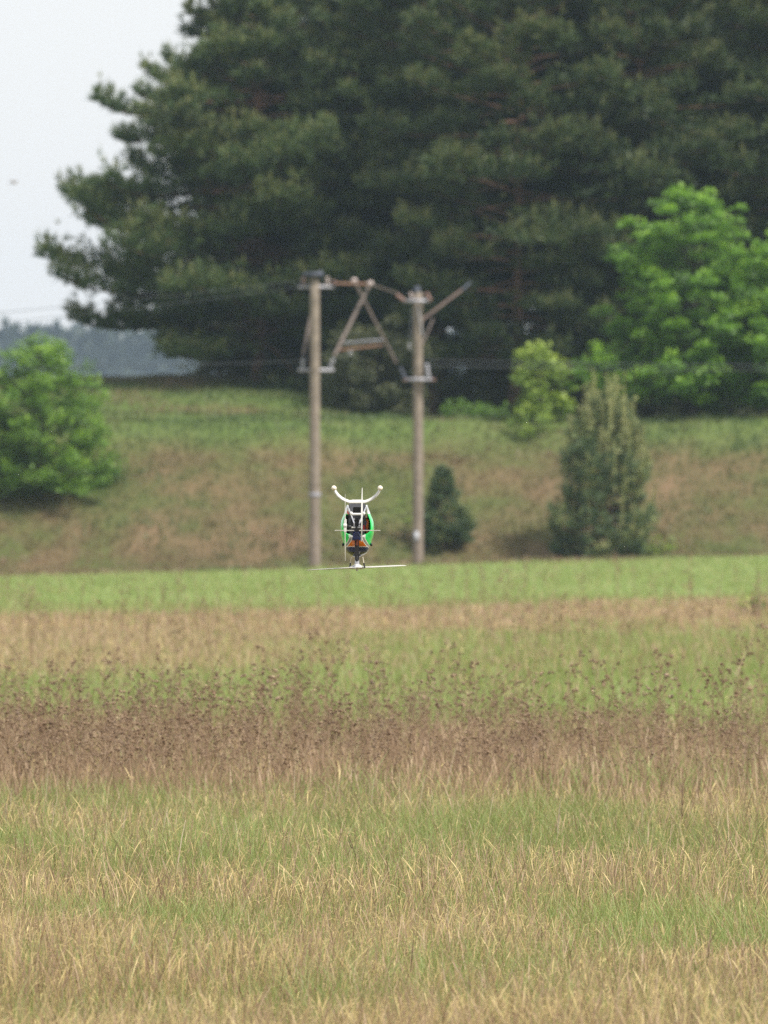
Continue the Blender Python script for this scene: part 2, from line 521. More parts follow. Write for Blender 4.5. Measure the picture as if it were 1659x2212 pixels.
for (y0, y1, dens, hs, ws) in ((18, 25, 450, 1.0, 1.0), (25, 36, 2700, 0.92, 0.85), (36, 50, 1700, 0.92, 0.95), (50, 68, 420, 1.0, 1.5), (68, 78, 300, 0.8, 1.8), (78, 124, 110, 0.72, 2.6), (124, 168, 60, 0.62, 3.6), (168, 266, 36, 0.50, 5.0)):
    x, y = scatter(y0, y1, dens, 1.2)
    gf = green_frac(x, y)
    u = rng.random(len(x))
    isg = u < gf
    n = isg.sum()
    xx, yy = x[isg], y[isg]
    near = y1 <= 50
    clump = 0.65 + 0.7 * vnoise(xx, yy, 1.7, 30)
    h = (0.15 + 0.20 * rng.random(n)) * clump * hs
    far = sstep(110, 190, yy)
    h = h * np.where(yy > 170, 0.55 + 0.9 * vnoise(xx, yy, 0.45, 33), 1.0)
    tint = np.clip(0.15 + 0.6 * patch_green(xx, yy) + 0.5 * (rng.random(n) - 0.45) + 0.22 * far, 0, 1)
    blades(gr, P(xx, yy), h, (0.0026 + 0.0021 * rng.random(n)) * ws, rng.random(n) * 2 * pi, 0.15 + 0.75 * rng.random(n) ** 1.5, 0, tint)
    # dry leaves, seed heads and brown stalks
    xx, yy = x[~isg], y[~isg]; n = len(xx)
    v = rng.random(n)
    ps, pb = (0.30, 0.29) if near else (0.20, 0.22)
    if 50 <= y0 < 68: ps, pb = 0.06, 0.78
    if 78 <= y0 < 168: ps, pb = 0.15, 0.50
    seed = v < ps
    brown = (v >= ps) & (v < ps + pb)
    leafd = v >= ps + pb
    clump = 0.65 + 0.7 * vnoise(xx, yy, 1.3, 31)
    lean = rng.normal(0.0, 0.9, n) + np.where(rng.random(n) < 0.3, pi, 0)
    hh = (0.23 + 0.15 * rng.random(n)) * clump * hs
    t = np.clip(0.55 + 0.28 * rng.standard_normal(n), 0, 1)
    bend = 0.06 + 0.36 * rng.random(n) ** 1.6
    a = seed & (rng.random(n) < 0.45)
    c = seed & ~a
    blades(dry, P(xx[a], yy[a]), hh[a], (0.0032 + 0.0018 * rng.random(a.sum())) * ws, lean[a], bend[a], 0, t[a] * 0.5 + 0.5, SEED_T, SEED_W, 0.08, 2.6)
    blades(dry, P(xx[c], yy[c]), hh[c] * 1.22, (0.0031 + 0.0018 * rng.random(c.sum())) * ws, lean[c], bend[c] * 0.5 + 0.16 + 0.12 * rng.random(c.sum()), 0, t[c] * 0.5 + 0.5, SEED_T, SEED_W, 0.34, 3.2)
    d = leafd
    blades(dry, P(xx[d], yy[d]), hh[d] * 0.72, (0.0020 + 0.0016 * rng.random(d.sum())) * ws, rng.random(d.sum()) * 6.28, bend[d] * 1.7, 0, t[d] * 0.8, (0, 0.4, 0.75, 1.0), (1, 0.9, 0.6, 0), 0.25)
    e = brown
    blades(pur, P(xx[e], yy[e]), hh[e] * 0.98, (0.0026 + 0.0022 * rng.random(e.sum())) * ws, rng.random(e.sum()) * 6.28, 0.05 + 0.35 * rng.random(e.sum()), 0,
           np.clip(t[e] - (0.12 if near else (0.12 if y0 == 50 else 0.06)), 0, 1), (0, 0.5, 0.8, 1.0), (0.6, 0.5, 1.0, 0.2))

tag(link('green_grass', gr.mesh('green_grass', [M_GRASS])), kind='stuff', label='fresh green grass growing between the dry stalks of the meadow')
tag(link('dry_grass', dry.mesh('dry_grass', [M_DRY])), kind='stuff', label='straw coloured grass with arching seed heads in the meadow')
tag(link('brown_stalks', pur.mesh('brown_stalks', [M_PURPLE])), kind='stuff', label='thin purplish brown grass stalks among the meadow grass')

# pale dead stems standing in the green strip in front of the weeds
ps_ = MB()
x, y = scatter(41, 56, 2.2, 1.2)
k = vnoise(x, y, 0.7, 45) > 0.42
x, y = x[k], y[k]; n = len(x)
blades(ps_, P(x, y), 0.20 + 0.26 * rng.random(n), 0.0035 + 0.004 * rng.random(n), rng.normal(0, 1.2, n), 0.05 + 0.18 * rng.random(n), 0, np.clip(0.62 + 0.2 * rng.standard_normal(n), 0, 1), (0, 0.4, 0.8, 1), (0.8, 0.7, 0.6, 0.3))
M_PALE = leafy('pale_stem', [(0, (0.36, 0.28, 0.19)), (1, (0.60, 0.51, 0.38))], 0.2, 0.0)
tag(link('pale_stems', ps_.mesh('pale_stems', [M_PALE])), kind='stuff', label='pale dead stems standing in the green strip in front of the brown weeds')

# grass on the bank and on the slope above it
bg = MB()
n = 70000
x = (rng.random(n) * 2 - 1) * 16; y = 269.5 + rng.random(n) * 32
keep = (rng.random(n) < np.where(y > 284, 0.5, 1.0))
x, y = x[keep], y[keep]; n = len(x)
slopez = zg(x, y)
pt = fnoise(x * 0.8, slopez * 1.4 + y * 0.25, 0.6, 40)
crest = sstep(3.7, 4.6, slopez)
low = 1 - sstep(0.3, 1.6, slopez)
tint = np.clip(0.52 + 1.9 * (pt - 0.5) + 0.12 * rng.standard_normal(n) - 0.40 * crest * (y < 290) + 0.22 * low - 0.15 * (x < 1.0) * (1 - low), 0, 1)
blades(bg, P(x, y), (0.07 + 0.16 * rng.random(n)) * (0.7 + 0.6 * vnoise(x, y, 0.9, 41)), 0.03 + 0.025 * rng.random(n), rng.random(n) * 2 * pi, 0.2 + 0.6 * rng.random(n), 0, tint,
       (0, 0.6, 1.0), (1, 0.8, 0.0))
tag(link('bank_grass', bg.mesh('bank_grass', [M_BANKG])), kind='stuff', label='patchy green and tan grass covering the steep bank')


# ------------------------------------------------------------------ brown weeds in the meadow
OCT = np.array([[1, 0, 0], [-1, 0, 0], [0, 1, 0], [0, -1, 0], [0, 0, 1], [0, 0, -1]], float)
OCTF = [[0, 2, 4], [2, 1, 4], [1, 3, 4], [3, 0, 4], [2, 0, 5], [1, 2, 5], [3, 1, 5], [0, 3, 5]]


def weed_geo(r, height, twigs, head):
    """stalk polyline, twigs and seed clusters of one dried weed, as separate builders"""
    st, hd = MB(), MB()
    lean = r.normal(0, 0.07, 2)
    top = np.array([lean[0] * height, lean[1] * height, height])
    st.tube([(0, 0, 0), top * 0.5 + np.array([r.normal(0, .01), r.normal(0, .01), 0]), top], [0.0065, 0.0055, 0.0032], 4, 0, 0.62, False)
    for q in range(twigs):
        f = 0.62 + 0.38 * (q + r.random()) / twigs
        b = top * f
        ang = r.random() * 2 * pi
        ln = height * (0.05 + 0.14 * r.random()) * (1.25 - 0.6 * (f - 0.6))
        e = b + np.array([cos(ang) * ln, sin(ang) * ln, ln * (0.6 + 0.7 * r.random())])
        st.tube([b, e], [0.0032, 0.0022], 3, 0, 0.55, False)
        for c in range(int(r.integers(2, 5))):
            s = head * (0.55 + 0.75 * r.random())
            cc = e + r.normal(0, head * 1.1, 3) * np.array([1, 1, 0.6])
            hd.add(OCT * s * np.array([1, 1, 0.7]) + cc, OCTF, 0, float(np.clip(r.normal(0.32, 0.22), 0, 1)))
    return st, hd


wr = np.random.default_rng(21)
templ = [weed_geo(wr, 1.0, int(wr.integers(5, 10)), 0.0185) for _ in range(7)]


def cat_mb(m):
    V = np.concatenate(m.V); out = []; k = 0
    for L, S, T in zip(m.L, m.S, m.T):
        out.append((L.reshape(len(S), -1), T))
    return V, out


mass = MB()


def weed_at(x, y, h, ti, hs=1.0):
    a = wr.random() * 2 * pi
    R = np.array([[cos(a), -sin(a), 0], [sin(a), cos(a), 0], [0, 0, 1]])
    for m in templ[ti]:
        V, parts = cat_mb(m)
        W = (V @ R.T) * np.array([0.8, 0.8, 1.0]) * h + np.array([x, y, float(zg(x, y)) - 0.02])
        base = mass.n
        mass.V.append(W.astype(np.float32)); mass.n += len(W)
        for Fi, T in parts:
            mass.L.append((Fi + base).ravel()); mass.S.append(np.full(len(Fi), Fi.shape[1], np.int32))
            mass.M.append(np.zeros(len(Fi), np.int32)); mass.T.append(np.clip(T + 0.25 * (wr.random() - 0.5), 0, 1))


x, y = scatter(51, 70, 16.0, 1.4)
left = 1 - sstep(-1.0, 1.8, x)
dn = 0.55 + 0.45 * left
dn = dn * (0.35 + 1.1 * fnoise(x, y, 0.5, 50)) * np.where(y > 66, 0.45, 1.0)
k = rng.random(len(x)) < dn
for a, b in zip(x[k], y[k]):
    weed_at(a, b, 0.34 + 0.10 * wr.random() + 0.26 * wr.random() ** 3 * (0.5 + vnoise(a, b, 0.6, 51)), int(wr.integers(7)))
x, y = scatter(88, 176, 0.22, 1.4)
for a, b in zip(x, y):
    weed_at(a, b, 0.45 + 0.4 * wr.random(), int(wr.integers(7)))
tag(link('dried_weeds', mass.mesh('dried_weeds', [M_WEED])), kind='stuff', label='dense band of dried brown weeds with clustered seed heads')

# the taller weeds that stand out one by one
protos = []
ORD = 'first second third fourth fifth sixth seventh eighth ninth tenth eleventh twelfth thirteenth fourteenth fifteenth sixteenth seventeenth eighteenth'.split()
tall = [(700, 1385, 74), (720, 1408, 72), (752, 1395, 76), (955, 1405, 72), (795, 1425, 66), (830, 1440, 64), (575, 1425, 70), (497, 1470, 62), (350, 1415, 72), (385, 1450, 66),
        (262, 1420, 74), (208, 1435, 70), (172, 1432, 68), (110, 1445, 66), (40, 1415, 72), (20, 1448, 64), (1225, 1440, 64), (1282, 1425, 66), (1328, 1440, 62), (1418, 1435, 62),
        (1470, 1425, 66), (1545, 1462, 58), (1590, 1445, 61), (1625, 1365, 74), (1655, 1380, 70), (1100, 1470, 60), (1045, 1445, 64), (985, 1440, 66), (925, 1455, 62), (1150, 1465, 60),
        (640, 1440, 66), (610, 1455, 64), (455, 1460, 65), (310, 1455, 65), (1600, 1380, 76), (1400, 1470, 58)]
tall.sort()
for q, (px, py, Y) in enumerate(tall):
    lbl = (ORD[q] + ' from the left' if q < 18 else ORD[len(tall) - 1 - q] + ' from the right') + ' of the tall dried brown weeds rising above the brown band'
    p = at(px, py, Y)
    z0 = float(zg(p.x, Y)) - 0.02
    h = p.z - z0
    if q < 6:
        st, hd = weed_geo(wr, 1.0, int(wr.integers(7, 11)), 0.020)
        t = thing('dried_weed', (p.x, Y, z0), lbl, 'weed', 'tall dried weeds standing out of the brown band', wr.random() * 6)
        link('stalk', st.mesh('weed_stalk', [M_WEED]), t)
        tag(link('seed_heads', hd.mesh('weed_heads', [M_WEED]), t), kind='stuff')
        t.scale = (0.8 * h, 0.8 * h, h)
        protos.append(t)
    else:
        dup(protos[q % 6], (p.x, Y, z0), wr.random() * 6, (0.8 * h, 0.8 * h, h), lbl)

# dark bare stems in the nearer grass
stem_px = [(1078, 1655, 1740, 50), (1352, 1590, 1680, 54), (1470, 1690, 1800, 46), (1172, 1580, 1700, 52), (1640, 1560, 1680, 54), (1262, 1560, 1660, 55), (800, 1800, 1870, 41), (1520, 2000, 2080, 32), (880, 2030, 2110, 31)]
stem_lb = ['dark upright bare stem beside the green patch right of centre', 'tall thin brown stem above the pale grass on the right', 'slightly bent dark stem near the right edge of the near grass',
           'brown bare stem rising behind the dark upright stem', 'dark leafless stem at the right frame edge', 'thin dark stem left of the tall thin brown stem',
           'short dark stem in the middle of the pale grass', 'short reddish dark stem low on the right', 'short dark stem low near the middle of the meadow']
for (px, py, pb, Y), lb in zip(stem_px, stem_lb):
    p = at(px, py, Y); z0 = float(zg(p.x, Y)) - 0.02; h = max(p.z - z0, 0.3)
    m = MB()
    dx, dy = wr.normal(0, 0.05, 2)
    m.tube([(0, 0, 0), (dx * .3, dy * .2, h * .5), (dx, dy, h)], [0.004, 0.0035, 0.0015], 5, 0, 0.1)
    for q in range(4):
        f = 0.45 + 0.5 * q / 4
        a = wr.random() * 6.28
        m.tube([(dx * f, dy * f, h * f), (dx * f + cos(a) * .02, dy * f + sin(a) * .02, h * f + .035)], [0.0025, 0.0012], 3, 0, 0.15, False)
    o = link('bare_stem', m.mesh('bare_stem', [M_WEED]))
    o.location = (p.x, Y, z0)
    tag(o, lb, 'stem', 'dark bare stems in the near grass')


# ------------------------------------------------------------------ pines
def tufts(mb, C, D, size, tint, nb=8, wid=0.20, spread=0.75, mat=0, r=rng):
    """needle tufts: nb narrow triangles each around direction D at centre C"""
    n = len(C)
    if n == 0: return
    C = np.repeat(np.asarray(C, float), nb, 0); D = np.repeat(np.asarray(D, float), nb, 0)
    s = np.repeat(np.asarray(size, float), nb) * (0.7 + 0.6 * r.random(n * nb))
    d = D + r.normal(0, spread, (n * nb, 3)); d /= np.linalg.norm(d, axis=1)[:, None] + 1e-9
    side = np.cross(d, r.normal(0, 1, (n * nb, 3))); side /= np.linalg.norm(side, axis=1)[:, None] + 1e-9
    V = np.stack([C - side * (s * wid * .5)[:, None], C + side * (s * wid * .5)[:, None], C + d * s[:, None]], 1).reshape(-1, 3)
    F = np.arange(n * nb * 3).reshape(-1, 3)
    mb.add(V, F, mat, np.clip(np.repeat(tint, nb) + r.normal(0, 0.08, n * nb), 0, 1))


def pine(name, seed, H, R, base, prof, nbr, mats, tuft=0.30, per_m=11, candles=0.25, trunk_r=0.19, upturn=0.35, flat=0.22):
    """trunk with limbs and a crown of needle plumes; prof(t) gives the reach of branches at crown height t"""
    r = np.random.default_rng(seed)
    tr, lm, cr = MB(), MB(), MB()
    zz = np.linspace(0, H * 0.97, 9)
    wob = np.cumsum(r.normal(0, 0.05, (9, 2)), 0); wob[0] = 0
    tp = np.column_stack([wob, zz])
    tr.tube(tp, trunk_r * (1 - 0.88 * np.linspace(0, 1, 9)), 8)
    Cs, Ds, Ts, Sz, Cn = [], [], [], [], []
    ga = r.random() * 6
    for b in range(nbr):
        t = (b + r.random() * 0.8) / nbr
        z0 = H * (base + (0.985 - base) * t)
        reach = R * prof(t) * (0.72 + 0.42 * r.random())
        if reach < 0.25: reach = 0.25
        ga += 2.399 + r.normal(0, 0.35)
        o = np.array([np.interp(z0, zz, tp[:, 0]), np.interp(z0, zz, tp[:, 1]), z0])
        el0 = r.normal(0.04, 0.16) + 0.75 * max(0, t - 0.55) * 1.6
        k = 7
        s = np.linspace(0, 1, k)
        az = ga + np.cumsum(r.normal(0, 0.07, k))
        el = el0 - 0.28 * np.sin(s * pi) * (1 - t) + upturn * s ** 2
        step = reach / (k - 1)
        d = np.stack([np.cos(az) * np.cos(el), np.sin(az) * np.cos(el), np.sin(el)], -1)
        pts = o + np.vstack([[0, 0, 0], np.cumsum(d[:-1] * step, 0)])
        lm.tube(pts, np.linspace(0.024 + 0.012 * reach, 0.014, k), 4, 0, 0.5, False)
        nt = int(per_m * reach * (1.0 + 0.35 * reach / 3)) + 4
        f = 0.25 + 0.76 * r.random(nt) ** 0.62
        P0 = np.stack([np.interp(f, s, pts[:, q]) for q in range(3)], -1)
        dd = np.stack([np.interp(f, s, d[:, q]) for q in range(3)], -1)
        sidev = np.stack([-dd[:, 1], dd[:, 0], 0 * f], -1); sidev /= np.linalg.norm(sidev, axis=1)[:, None] + 1e-9
        wdt = reach * 0.25 * np.sin(np.clip(f * 1.05, 0, 1) * pi * 0.80 + 0.35) + 0.12
        off = np.clip(r.normal(0, 0.6, nt), -1.1, 1.1) * wdt
        up = np.abs(r.normal(0, flat, nt)) * (0.6 + 0.15 * reach) - 0.06
        C = P0 + sidev * off[:, None] + dd * (np.abs(off) * 0.45)[:, None]
        C[:, 2] += up
        Cs.append(C)
        dirv = dd * 0.7 + sidev * (np.sign(off) * 0.45)[:, None] + np.array([0, 0, 0.75])
        Ds.append(dirv / np.linalg.norm(dirv, axis=1)[:, None])
        bt = r.normal(0, 0.13)
        Ts.append(np.clip(0.40 + bt + 0.30 * (f - 0.6) + 0.50 * np.clip(up, 0, 0.5) + r.normal(0, 0.17, nt), 0, 0.9))  # higher tufts tinted lighter: light on the bough tops put into the colour
        Sz.append(np.full(nt, tuft) * (0.8 + 0.4 * r.random(nt)))
        tip = (f > 0.7) & (r.random(nt) < candles)
        Cn.append(C[tip] + np.array([0, 0, tuft * 0.3]))
    C = np.concatenate(Cs); D = np.concatenate(Ds); T = np.concatenate(Ts); S = np.concatenate(Sz)
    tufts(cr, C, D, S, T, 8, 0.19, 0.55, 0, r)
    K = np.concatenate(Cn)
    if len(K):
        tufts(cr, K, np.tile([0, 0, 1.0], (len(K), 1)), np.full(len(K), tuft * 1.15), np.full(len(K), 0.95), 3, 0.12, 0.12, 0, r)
    lbm = tr.mesh(name + '_trunk', [M_BARK], True)
    return [('trunk', lbm), ('limbs', lm.mesh(name + '_limbs', [M_BARK], True)), ('crown', cr.mesh(name + '_crown', mats))]


def plant(name, parts, loc, label, cat, group=None, rz=0.0, sc=1.0):
    t = thing(name, loc, label, cat, group, rz)
    for n_, me in parts:
        link(n_, me, t)
    t.scale = (sc,) * 3 if not isinstance(sc, tuple) else sc
    return t


dome = lambda t: (0.62 + 0.38 * min(1, t / 0.22)) * math.sqrt(max(0.0, 1 - max(0, (t - 0.30) / 0.72) ** 2.2))
cone = lambda t: (0.8 + 0.2 * min(1, t / 0.15)) * max(0.05, 1 - t) ** 0.7
tallp = lambda t: (0.55 + 0.45 * min(1, t / 0.3)) * math.sqrt(max(0.02, 1 - t ** 2.4))
spread = lambda t: float(np.interp(t, [0, .12, .25, .42, .52, .62, .72, .84, 1], [.72, 1.0, 1.04, .98, .93, .74, .44, .20, .06]))
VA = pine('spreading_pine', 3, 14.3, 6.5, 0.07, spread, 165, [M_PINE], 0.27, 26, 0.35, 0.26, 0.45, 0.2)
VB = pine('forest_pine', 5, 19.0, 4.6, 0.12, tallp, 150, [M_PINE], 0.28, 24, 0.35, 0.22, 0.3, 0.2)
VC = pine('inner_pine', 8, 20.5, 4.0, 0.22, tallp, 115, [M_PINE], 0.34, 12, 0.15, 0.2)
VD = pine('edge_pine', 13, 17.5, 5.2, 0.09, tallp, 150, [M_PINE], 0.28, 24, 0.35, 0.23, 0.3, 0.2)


def ground_at(px, Y):
    X = (px - 829.5) / FPX * Y
    return (X, Y, float(zg(X, Y)) - 0.05)


edge = [  # px, Y, kind, rotation, scale, label
    (556, 303, VA, 0.4, 1.0, 'broad pine at the left end of the wood with ragged branches against the sky'),
    (735, 308, VD, 1.9, 1.05, 'dark pine directly behind the left concrete pole'),
    (935, 301, VB, 3.1, 1.0, 'tall pine with layered boughs behind the right concrete pole'),
    (1105, 296, VD, 0.9, 0.98, 'pine with drooping olive boughs between the right pole and the lime sapling'),
    (1275, 301, VB, 5.1, 1.02, 'tall pine with a reddish trunk left of the bright green broadleaf tree'),
    (1395, 298, VD, 4.0, 0.95, 'olive pine rising just behind the top of the bright green broadleaf tree'),
    (1690, 303, VB, 2.2, 1.0, 'dark pine at the right frame edge above the broadleaf tree'),
    (1840, 298, VD, 2.9, 1.0, 'pine just beyond the right frame edge'),
]
first = {}
for px, Y, kind, rz, sc, lb in edge:
    key = id(kind)
    if key not in first:
        first[key] = plant('pine_tree', kind, ground_at(px, Y), lb, 'tree', 'pines along the edge of the wood', rz, sc)
    else:
        dup(first[key], ground_at(px, Y), rz, sc, lb)
inner = [(640, 316), (790, 318), (880, 322), (1010, 316), (1120, 320), (1210, 313), (1350, 314), (1420, 322), (1510, 312), (1570, 320), (1700, 314), (1790, 322), (700, 328), (960, 330), (1290, 328), (1640, 330), (1500, 334), (1160, 334), (840, 338), (600, 324), (1930, 312), (520, 330), (592, 318), (475, 334), (745, 345), (905, 346), (1060, 344), (1230, 342), (1390, 346), (1555, 345), (1720, 344), (1850, 340)]
for q, (px, Y) in enumerate(inner):
    lb = 'tall dark pine standing inside the wood behind the front row of pines'
    if q == 0:
        ip = plant('pine_tree', VC, ground_at(px, Y), lb, 'tree', 'pines inside the wood', 1.0, 1.0)
    else:
        dup(ip, ground_at(px, Y), random.random() * 6.28, 0.58 if px < 560 else 0.9 + 0.2 * random.random(), lb)


# ------------------------------------------------------------------ broadleaved trees and bushes
def leaf_cloud(mb, centers, radii, per, leaf, r, tint0, mat=0, flat=0.6):
    Cs, Ts = [], []
    for c, rad in zip(centers, radii):
        n = max(6, int(per * (rad / 0.45) ** 2))
        d = r.normal(0, 1, (n, 3)); d /= np.linalg.norm(d, axis=1)[:, None]
        rr = rad * r.random(n) ** 0.45
        ax = r.uniform(0.65, 1.5, 3); p = d * rr[:, None] * np.array([ax[0], ax[1], flat * (0.6 + 0.4 * ax[2])])
        p[:, 2] -= 0.25 * (p[:, 0] ** 2 + p[:, 1] ** 2) / rad * flat
        Cs.append(p + c)
        Ts.append(np.clip(tint0 + r.normal(0, 0.18) + 0.26 * d[:, 2] + r.normal(0, 0.13, n), 0, 1))  # bright clump tops and darker undersides: light and shade painted into the leaf tint
    C = np.concatenate(Cs); T = np.concatenate(Ts); n = len(C)
    nrm = r.normal(0, 0.55, (n, 3)) + np.array([0, 0, 0.8]); nrm /= np.linalg.norm(nrm, axis=1)[:, None]
    a = np.cross(nrm, r.normal(0, 1, (n, 3))); a /= np.linalg.norm(a, axis=1)[:, None]
    b = np.cross(nrm, a)
    s = leaf * (0.6 + 0.8 * r.random(n))[:, None]
    V = np.stack([C - a * s * .5, C + b * s * .32 - nrm * s * .06, C + a * s * .5, C - b * s * .32 - nrm * s * .06], 1).reshape(-1, 3)
    mb.add(V, np.arange(n * 4).reshape(-1, 4), mat, T)


def broadleaf(name, seed, H, prof, nlimb, clump, per, leaf, mat, bark, trunk_r=0.14, base=0.10, tint=0.5, stems=1, flat=0.6, fill=0.35, centre=(0, 0)):
    """limbs reach into an uneven crown; leaf clumps sit along and at the ends of limbs"""
    r = np.random.default_rng(seed)
    wood, cr = MB(), MB()
    limbs = MB()
    for s_ in range(stems):
        a = r.random() * 6.28
        q = 0.0 if stems == 1 else 0.25
        top = np.array([cos(a) * q * H * .4, sin(a) * q * H * .4, H * 0.9])
        pts = [np.zeros(3), top * 0.35 + r.normal(0, 0.05, 3) * [1, 1, 0], top * 0.7 + r.normal(0, 0.08, 3) * [1, 1, 0], top]
        wood.tube(pts, [trunk_r, trunk_r * .7, trunk_r * .4, trunk_r * .1], 7)
    cen, rad = [], []
    ga = r.random() * 6
    for b in range(nlimb):
        t = (b + r.random()) / nlimb
        z = H * (base + (0.97 - base) * t)
        reach = prof(t) * (0.60 + 0.55 * r.random())
        ga += 2.399 + r.normal(0, 0.4)
        d = np.array([cos(ga), sin(ga), 0])
        z0 = max(0.05 * H, z - reach * 0.55)
        e = d * reach + np.array([0, 0, z])
        o = np.array([0, 0, min(z0, H * .88)])
        mid = (o + e) / 2 + np.array([0, 0, -0.06 * reach])
        limbs.tube([o, mid, e], [0.012 + 0.014 * reach, 0.010 + .006 * reach, 0.006], 4, 0, 0.5, False)
        nk = 1 + int(reach / (clump * 1.3))
        for k in range(nk):
            f = 1 - k / max(nk, 1) * (1 - fill) * r.uniform(0.8, 1.15)
            p = o + (e - o) * f + r.normal(0, clump * .45, 3) * [1, 1, .7]
            p[2] = max(p[2], clump * 0.35)
            cen.append(p); rad.append(clump * (0.6 + 0.7 * r.random()))
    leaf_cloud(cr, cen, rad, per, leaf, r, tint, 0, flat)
    return [('trunk', wood.mesh(name + '_trunk', [bark], True)), ('limbs', limbs.mesh(name + '_limbs', [bark], True)), ('crown', cr.mesh(name + '_crown', [mat]))]


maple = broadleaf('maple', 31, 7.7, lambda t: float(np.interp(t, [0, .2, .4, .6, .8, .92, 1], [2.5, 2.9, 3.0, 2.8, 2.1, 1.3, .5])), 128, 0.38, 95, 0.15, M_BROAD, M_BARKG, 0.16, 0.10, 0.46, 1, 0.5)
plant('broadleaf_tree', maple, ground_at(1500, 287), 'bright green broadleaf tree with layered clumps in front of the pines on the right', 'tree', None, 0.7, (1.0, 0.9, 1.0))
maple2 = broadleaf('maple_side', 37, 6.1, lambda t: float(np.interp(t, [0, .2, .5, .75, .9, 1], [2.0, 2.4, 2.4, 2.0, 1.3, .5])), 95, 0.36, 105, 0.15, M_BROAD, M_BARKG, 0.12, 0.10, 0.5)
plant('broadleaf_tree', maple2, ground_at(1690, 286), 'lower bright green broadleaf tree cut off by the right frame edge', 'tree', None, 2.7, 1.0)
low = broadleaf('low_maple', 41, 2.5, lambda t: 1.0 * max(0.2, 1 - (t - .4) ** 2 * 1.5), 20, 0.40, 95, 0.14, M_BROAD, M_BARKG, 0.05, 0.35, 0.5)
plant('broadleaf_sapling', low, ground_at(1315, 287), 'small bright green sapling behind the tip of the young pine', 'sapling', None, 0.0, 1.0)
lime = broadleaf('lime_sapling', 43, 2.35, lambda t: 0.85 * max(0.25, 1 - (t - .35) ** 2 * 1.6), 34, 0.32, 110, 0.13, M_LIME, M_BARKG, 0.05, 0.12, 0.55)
plant('lime_sapling', lime, ground_at(1168, 285), 'yellowish green sapling on the bank crest left of the young pine', 'sapling', None, 0.0, 1.12)
tuft_ = broadleaf('crest_shrub', 47, 0.75, lambda t: 0.75, 12, 0.26, 70, 0.11, M_LIME, M_BARKG, 0.03, 0.3, 0.35)
plant('low_shrub', tuft_, ground_at(1160, 283.2), 'low yellow green shrub overhanging the bank crest below the lime sapling', 'shrub', None, 0.0, 1.0)
corner = broadleaf('corner_shrub', 49, 0.85, lambda t: 0.55, 11, 0.24, 60, 0.10, M_LIME, M_BARKG, 0.02, 0.3, 0.45)
plant('low_shrub', corner, ground_at(1428, 272.6), 'small yellow green shrub at the right foot of the young pine', 'shrub', None, 0.0, 1.0)
field_ = broadleaf('field_shrub', 51, 0.46, lambda t: 0.30, 14, 0.13, 60, 0.06, M_LIME, M_BARKG, 0.01, 0.3, 0.4)
plant('low_shrub', field_, ground_at(1632, 146), 'tiny green shrub in the meadow by the right frame edge', 'shrub', None, 0.0, 1.0)
bush = broadleaf('bush', 53, 4.9, lambda t: float(np.interp(t, [0, .15, .35, .55, .75, .9, 1], [2.05, 2.4, 2.45, 2.3, 1.85, 1.25, .6])), 112, 0.34, 92, 0.13, M_BUSH, M_BARKG, 0.07, 0.02, 0.5, 4, 0.65)
plant('round_bush', bush, ground_at(82, 279.2), 'big rounded leafy green bush at the foot of the bank on the left', 'bush', None, 0.5, (1.0, 1.0, 1.03))
ol = broadleaf('olive_shrub', 57, 3.2, lambda t: 1.9 * max(0.2, 1 - (t - .4) ** 2 * 1.5), 50, 0.46, 90, 0.13, M_OLIVE, M_BARKG, 0.05, 0.05, 0.5, 3)
o1 = plant('olive_shrub', ol, ground_at(818, 294), 'olive brown shrub under the pines between the two poles', 'shrub', None, 0.0, 1.0)
dup(o1, ground_at(1065, 297), 2.0, 0.85, 'dull olive shrub under the pines right of the right pole')
dup(o1, ground_at(655, 306), 4.0, 0.6, 'small olive shrub at the foot of the pine behind the left pole')
dup(o1, ground_at(1420, 294), 1.0, 0.7, 'dark olive shrub below the bright green broadleaf tree')
dup(o1, ground_at(1590, 293), 3.0, 0.7, 'dark olive shrub beneath the pines at the right frame edge')
for px_, Y_, rz_, sc_u in ((500, 316, .5, .75), (590, 322, 1.5, .8), (720, 322, 2.5, .9), (900, 316, 3.5, .9), (1150, 312, 4.5, .9), (1230, 318, 5.2, .95), (1330, 316, .9, .9), (1500, 312, 1.9, .9), (1650, 314, 2.9, .9)):
    dup(o1, ground_at(px_, Y_), rz_, sc_u, 'dark olive undergrowth shrub in the shade inside the wood', 'undergrowth inside the wood')
gs = broadleaf('green_shrub', 59, 1.1, lambda t: 1.0, 18, 0.32, 70, 0.12, M_BUSH, M_BARKG, 0.02, 0.2, 0.35)
g1 = plant('green_shrub', gs, ground_at(1000, 290), 'low dark green shrub in the grass right of the right pole', 'shrub', None, 0.0, 0.7)
dup(g1, ground_at(1065, 288.5), 1.7, 0.6, 'low dark green shrub in the grass beside the lime sapling')

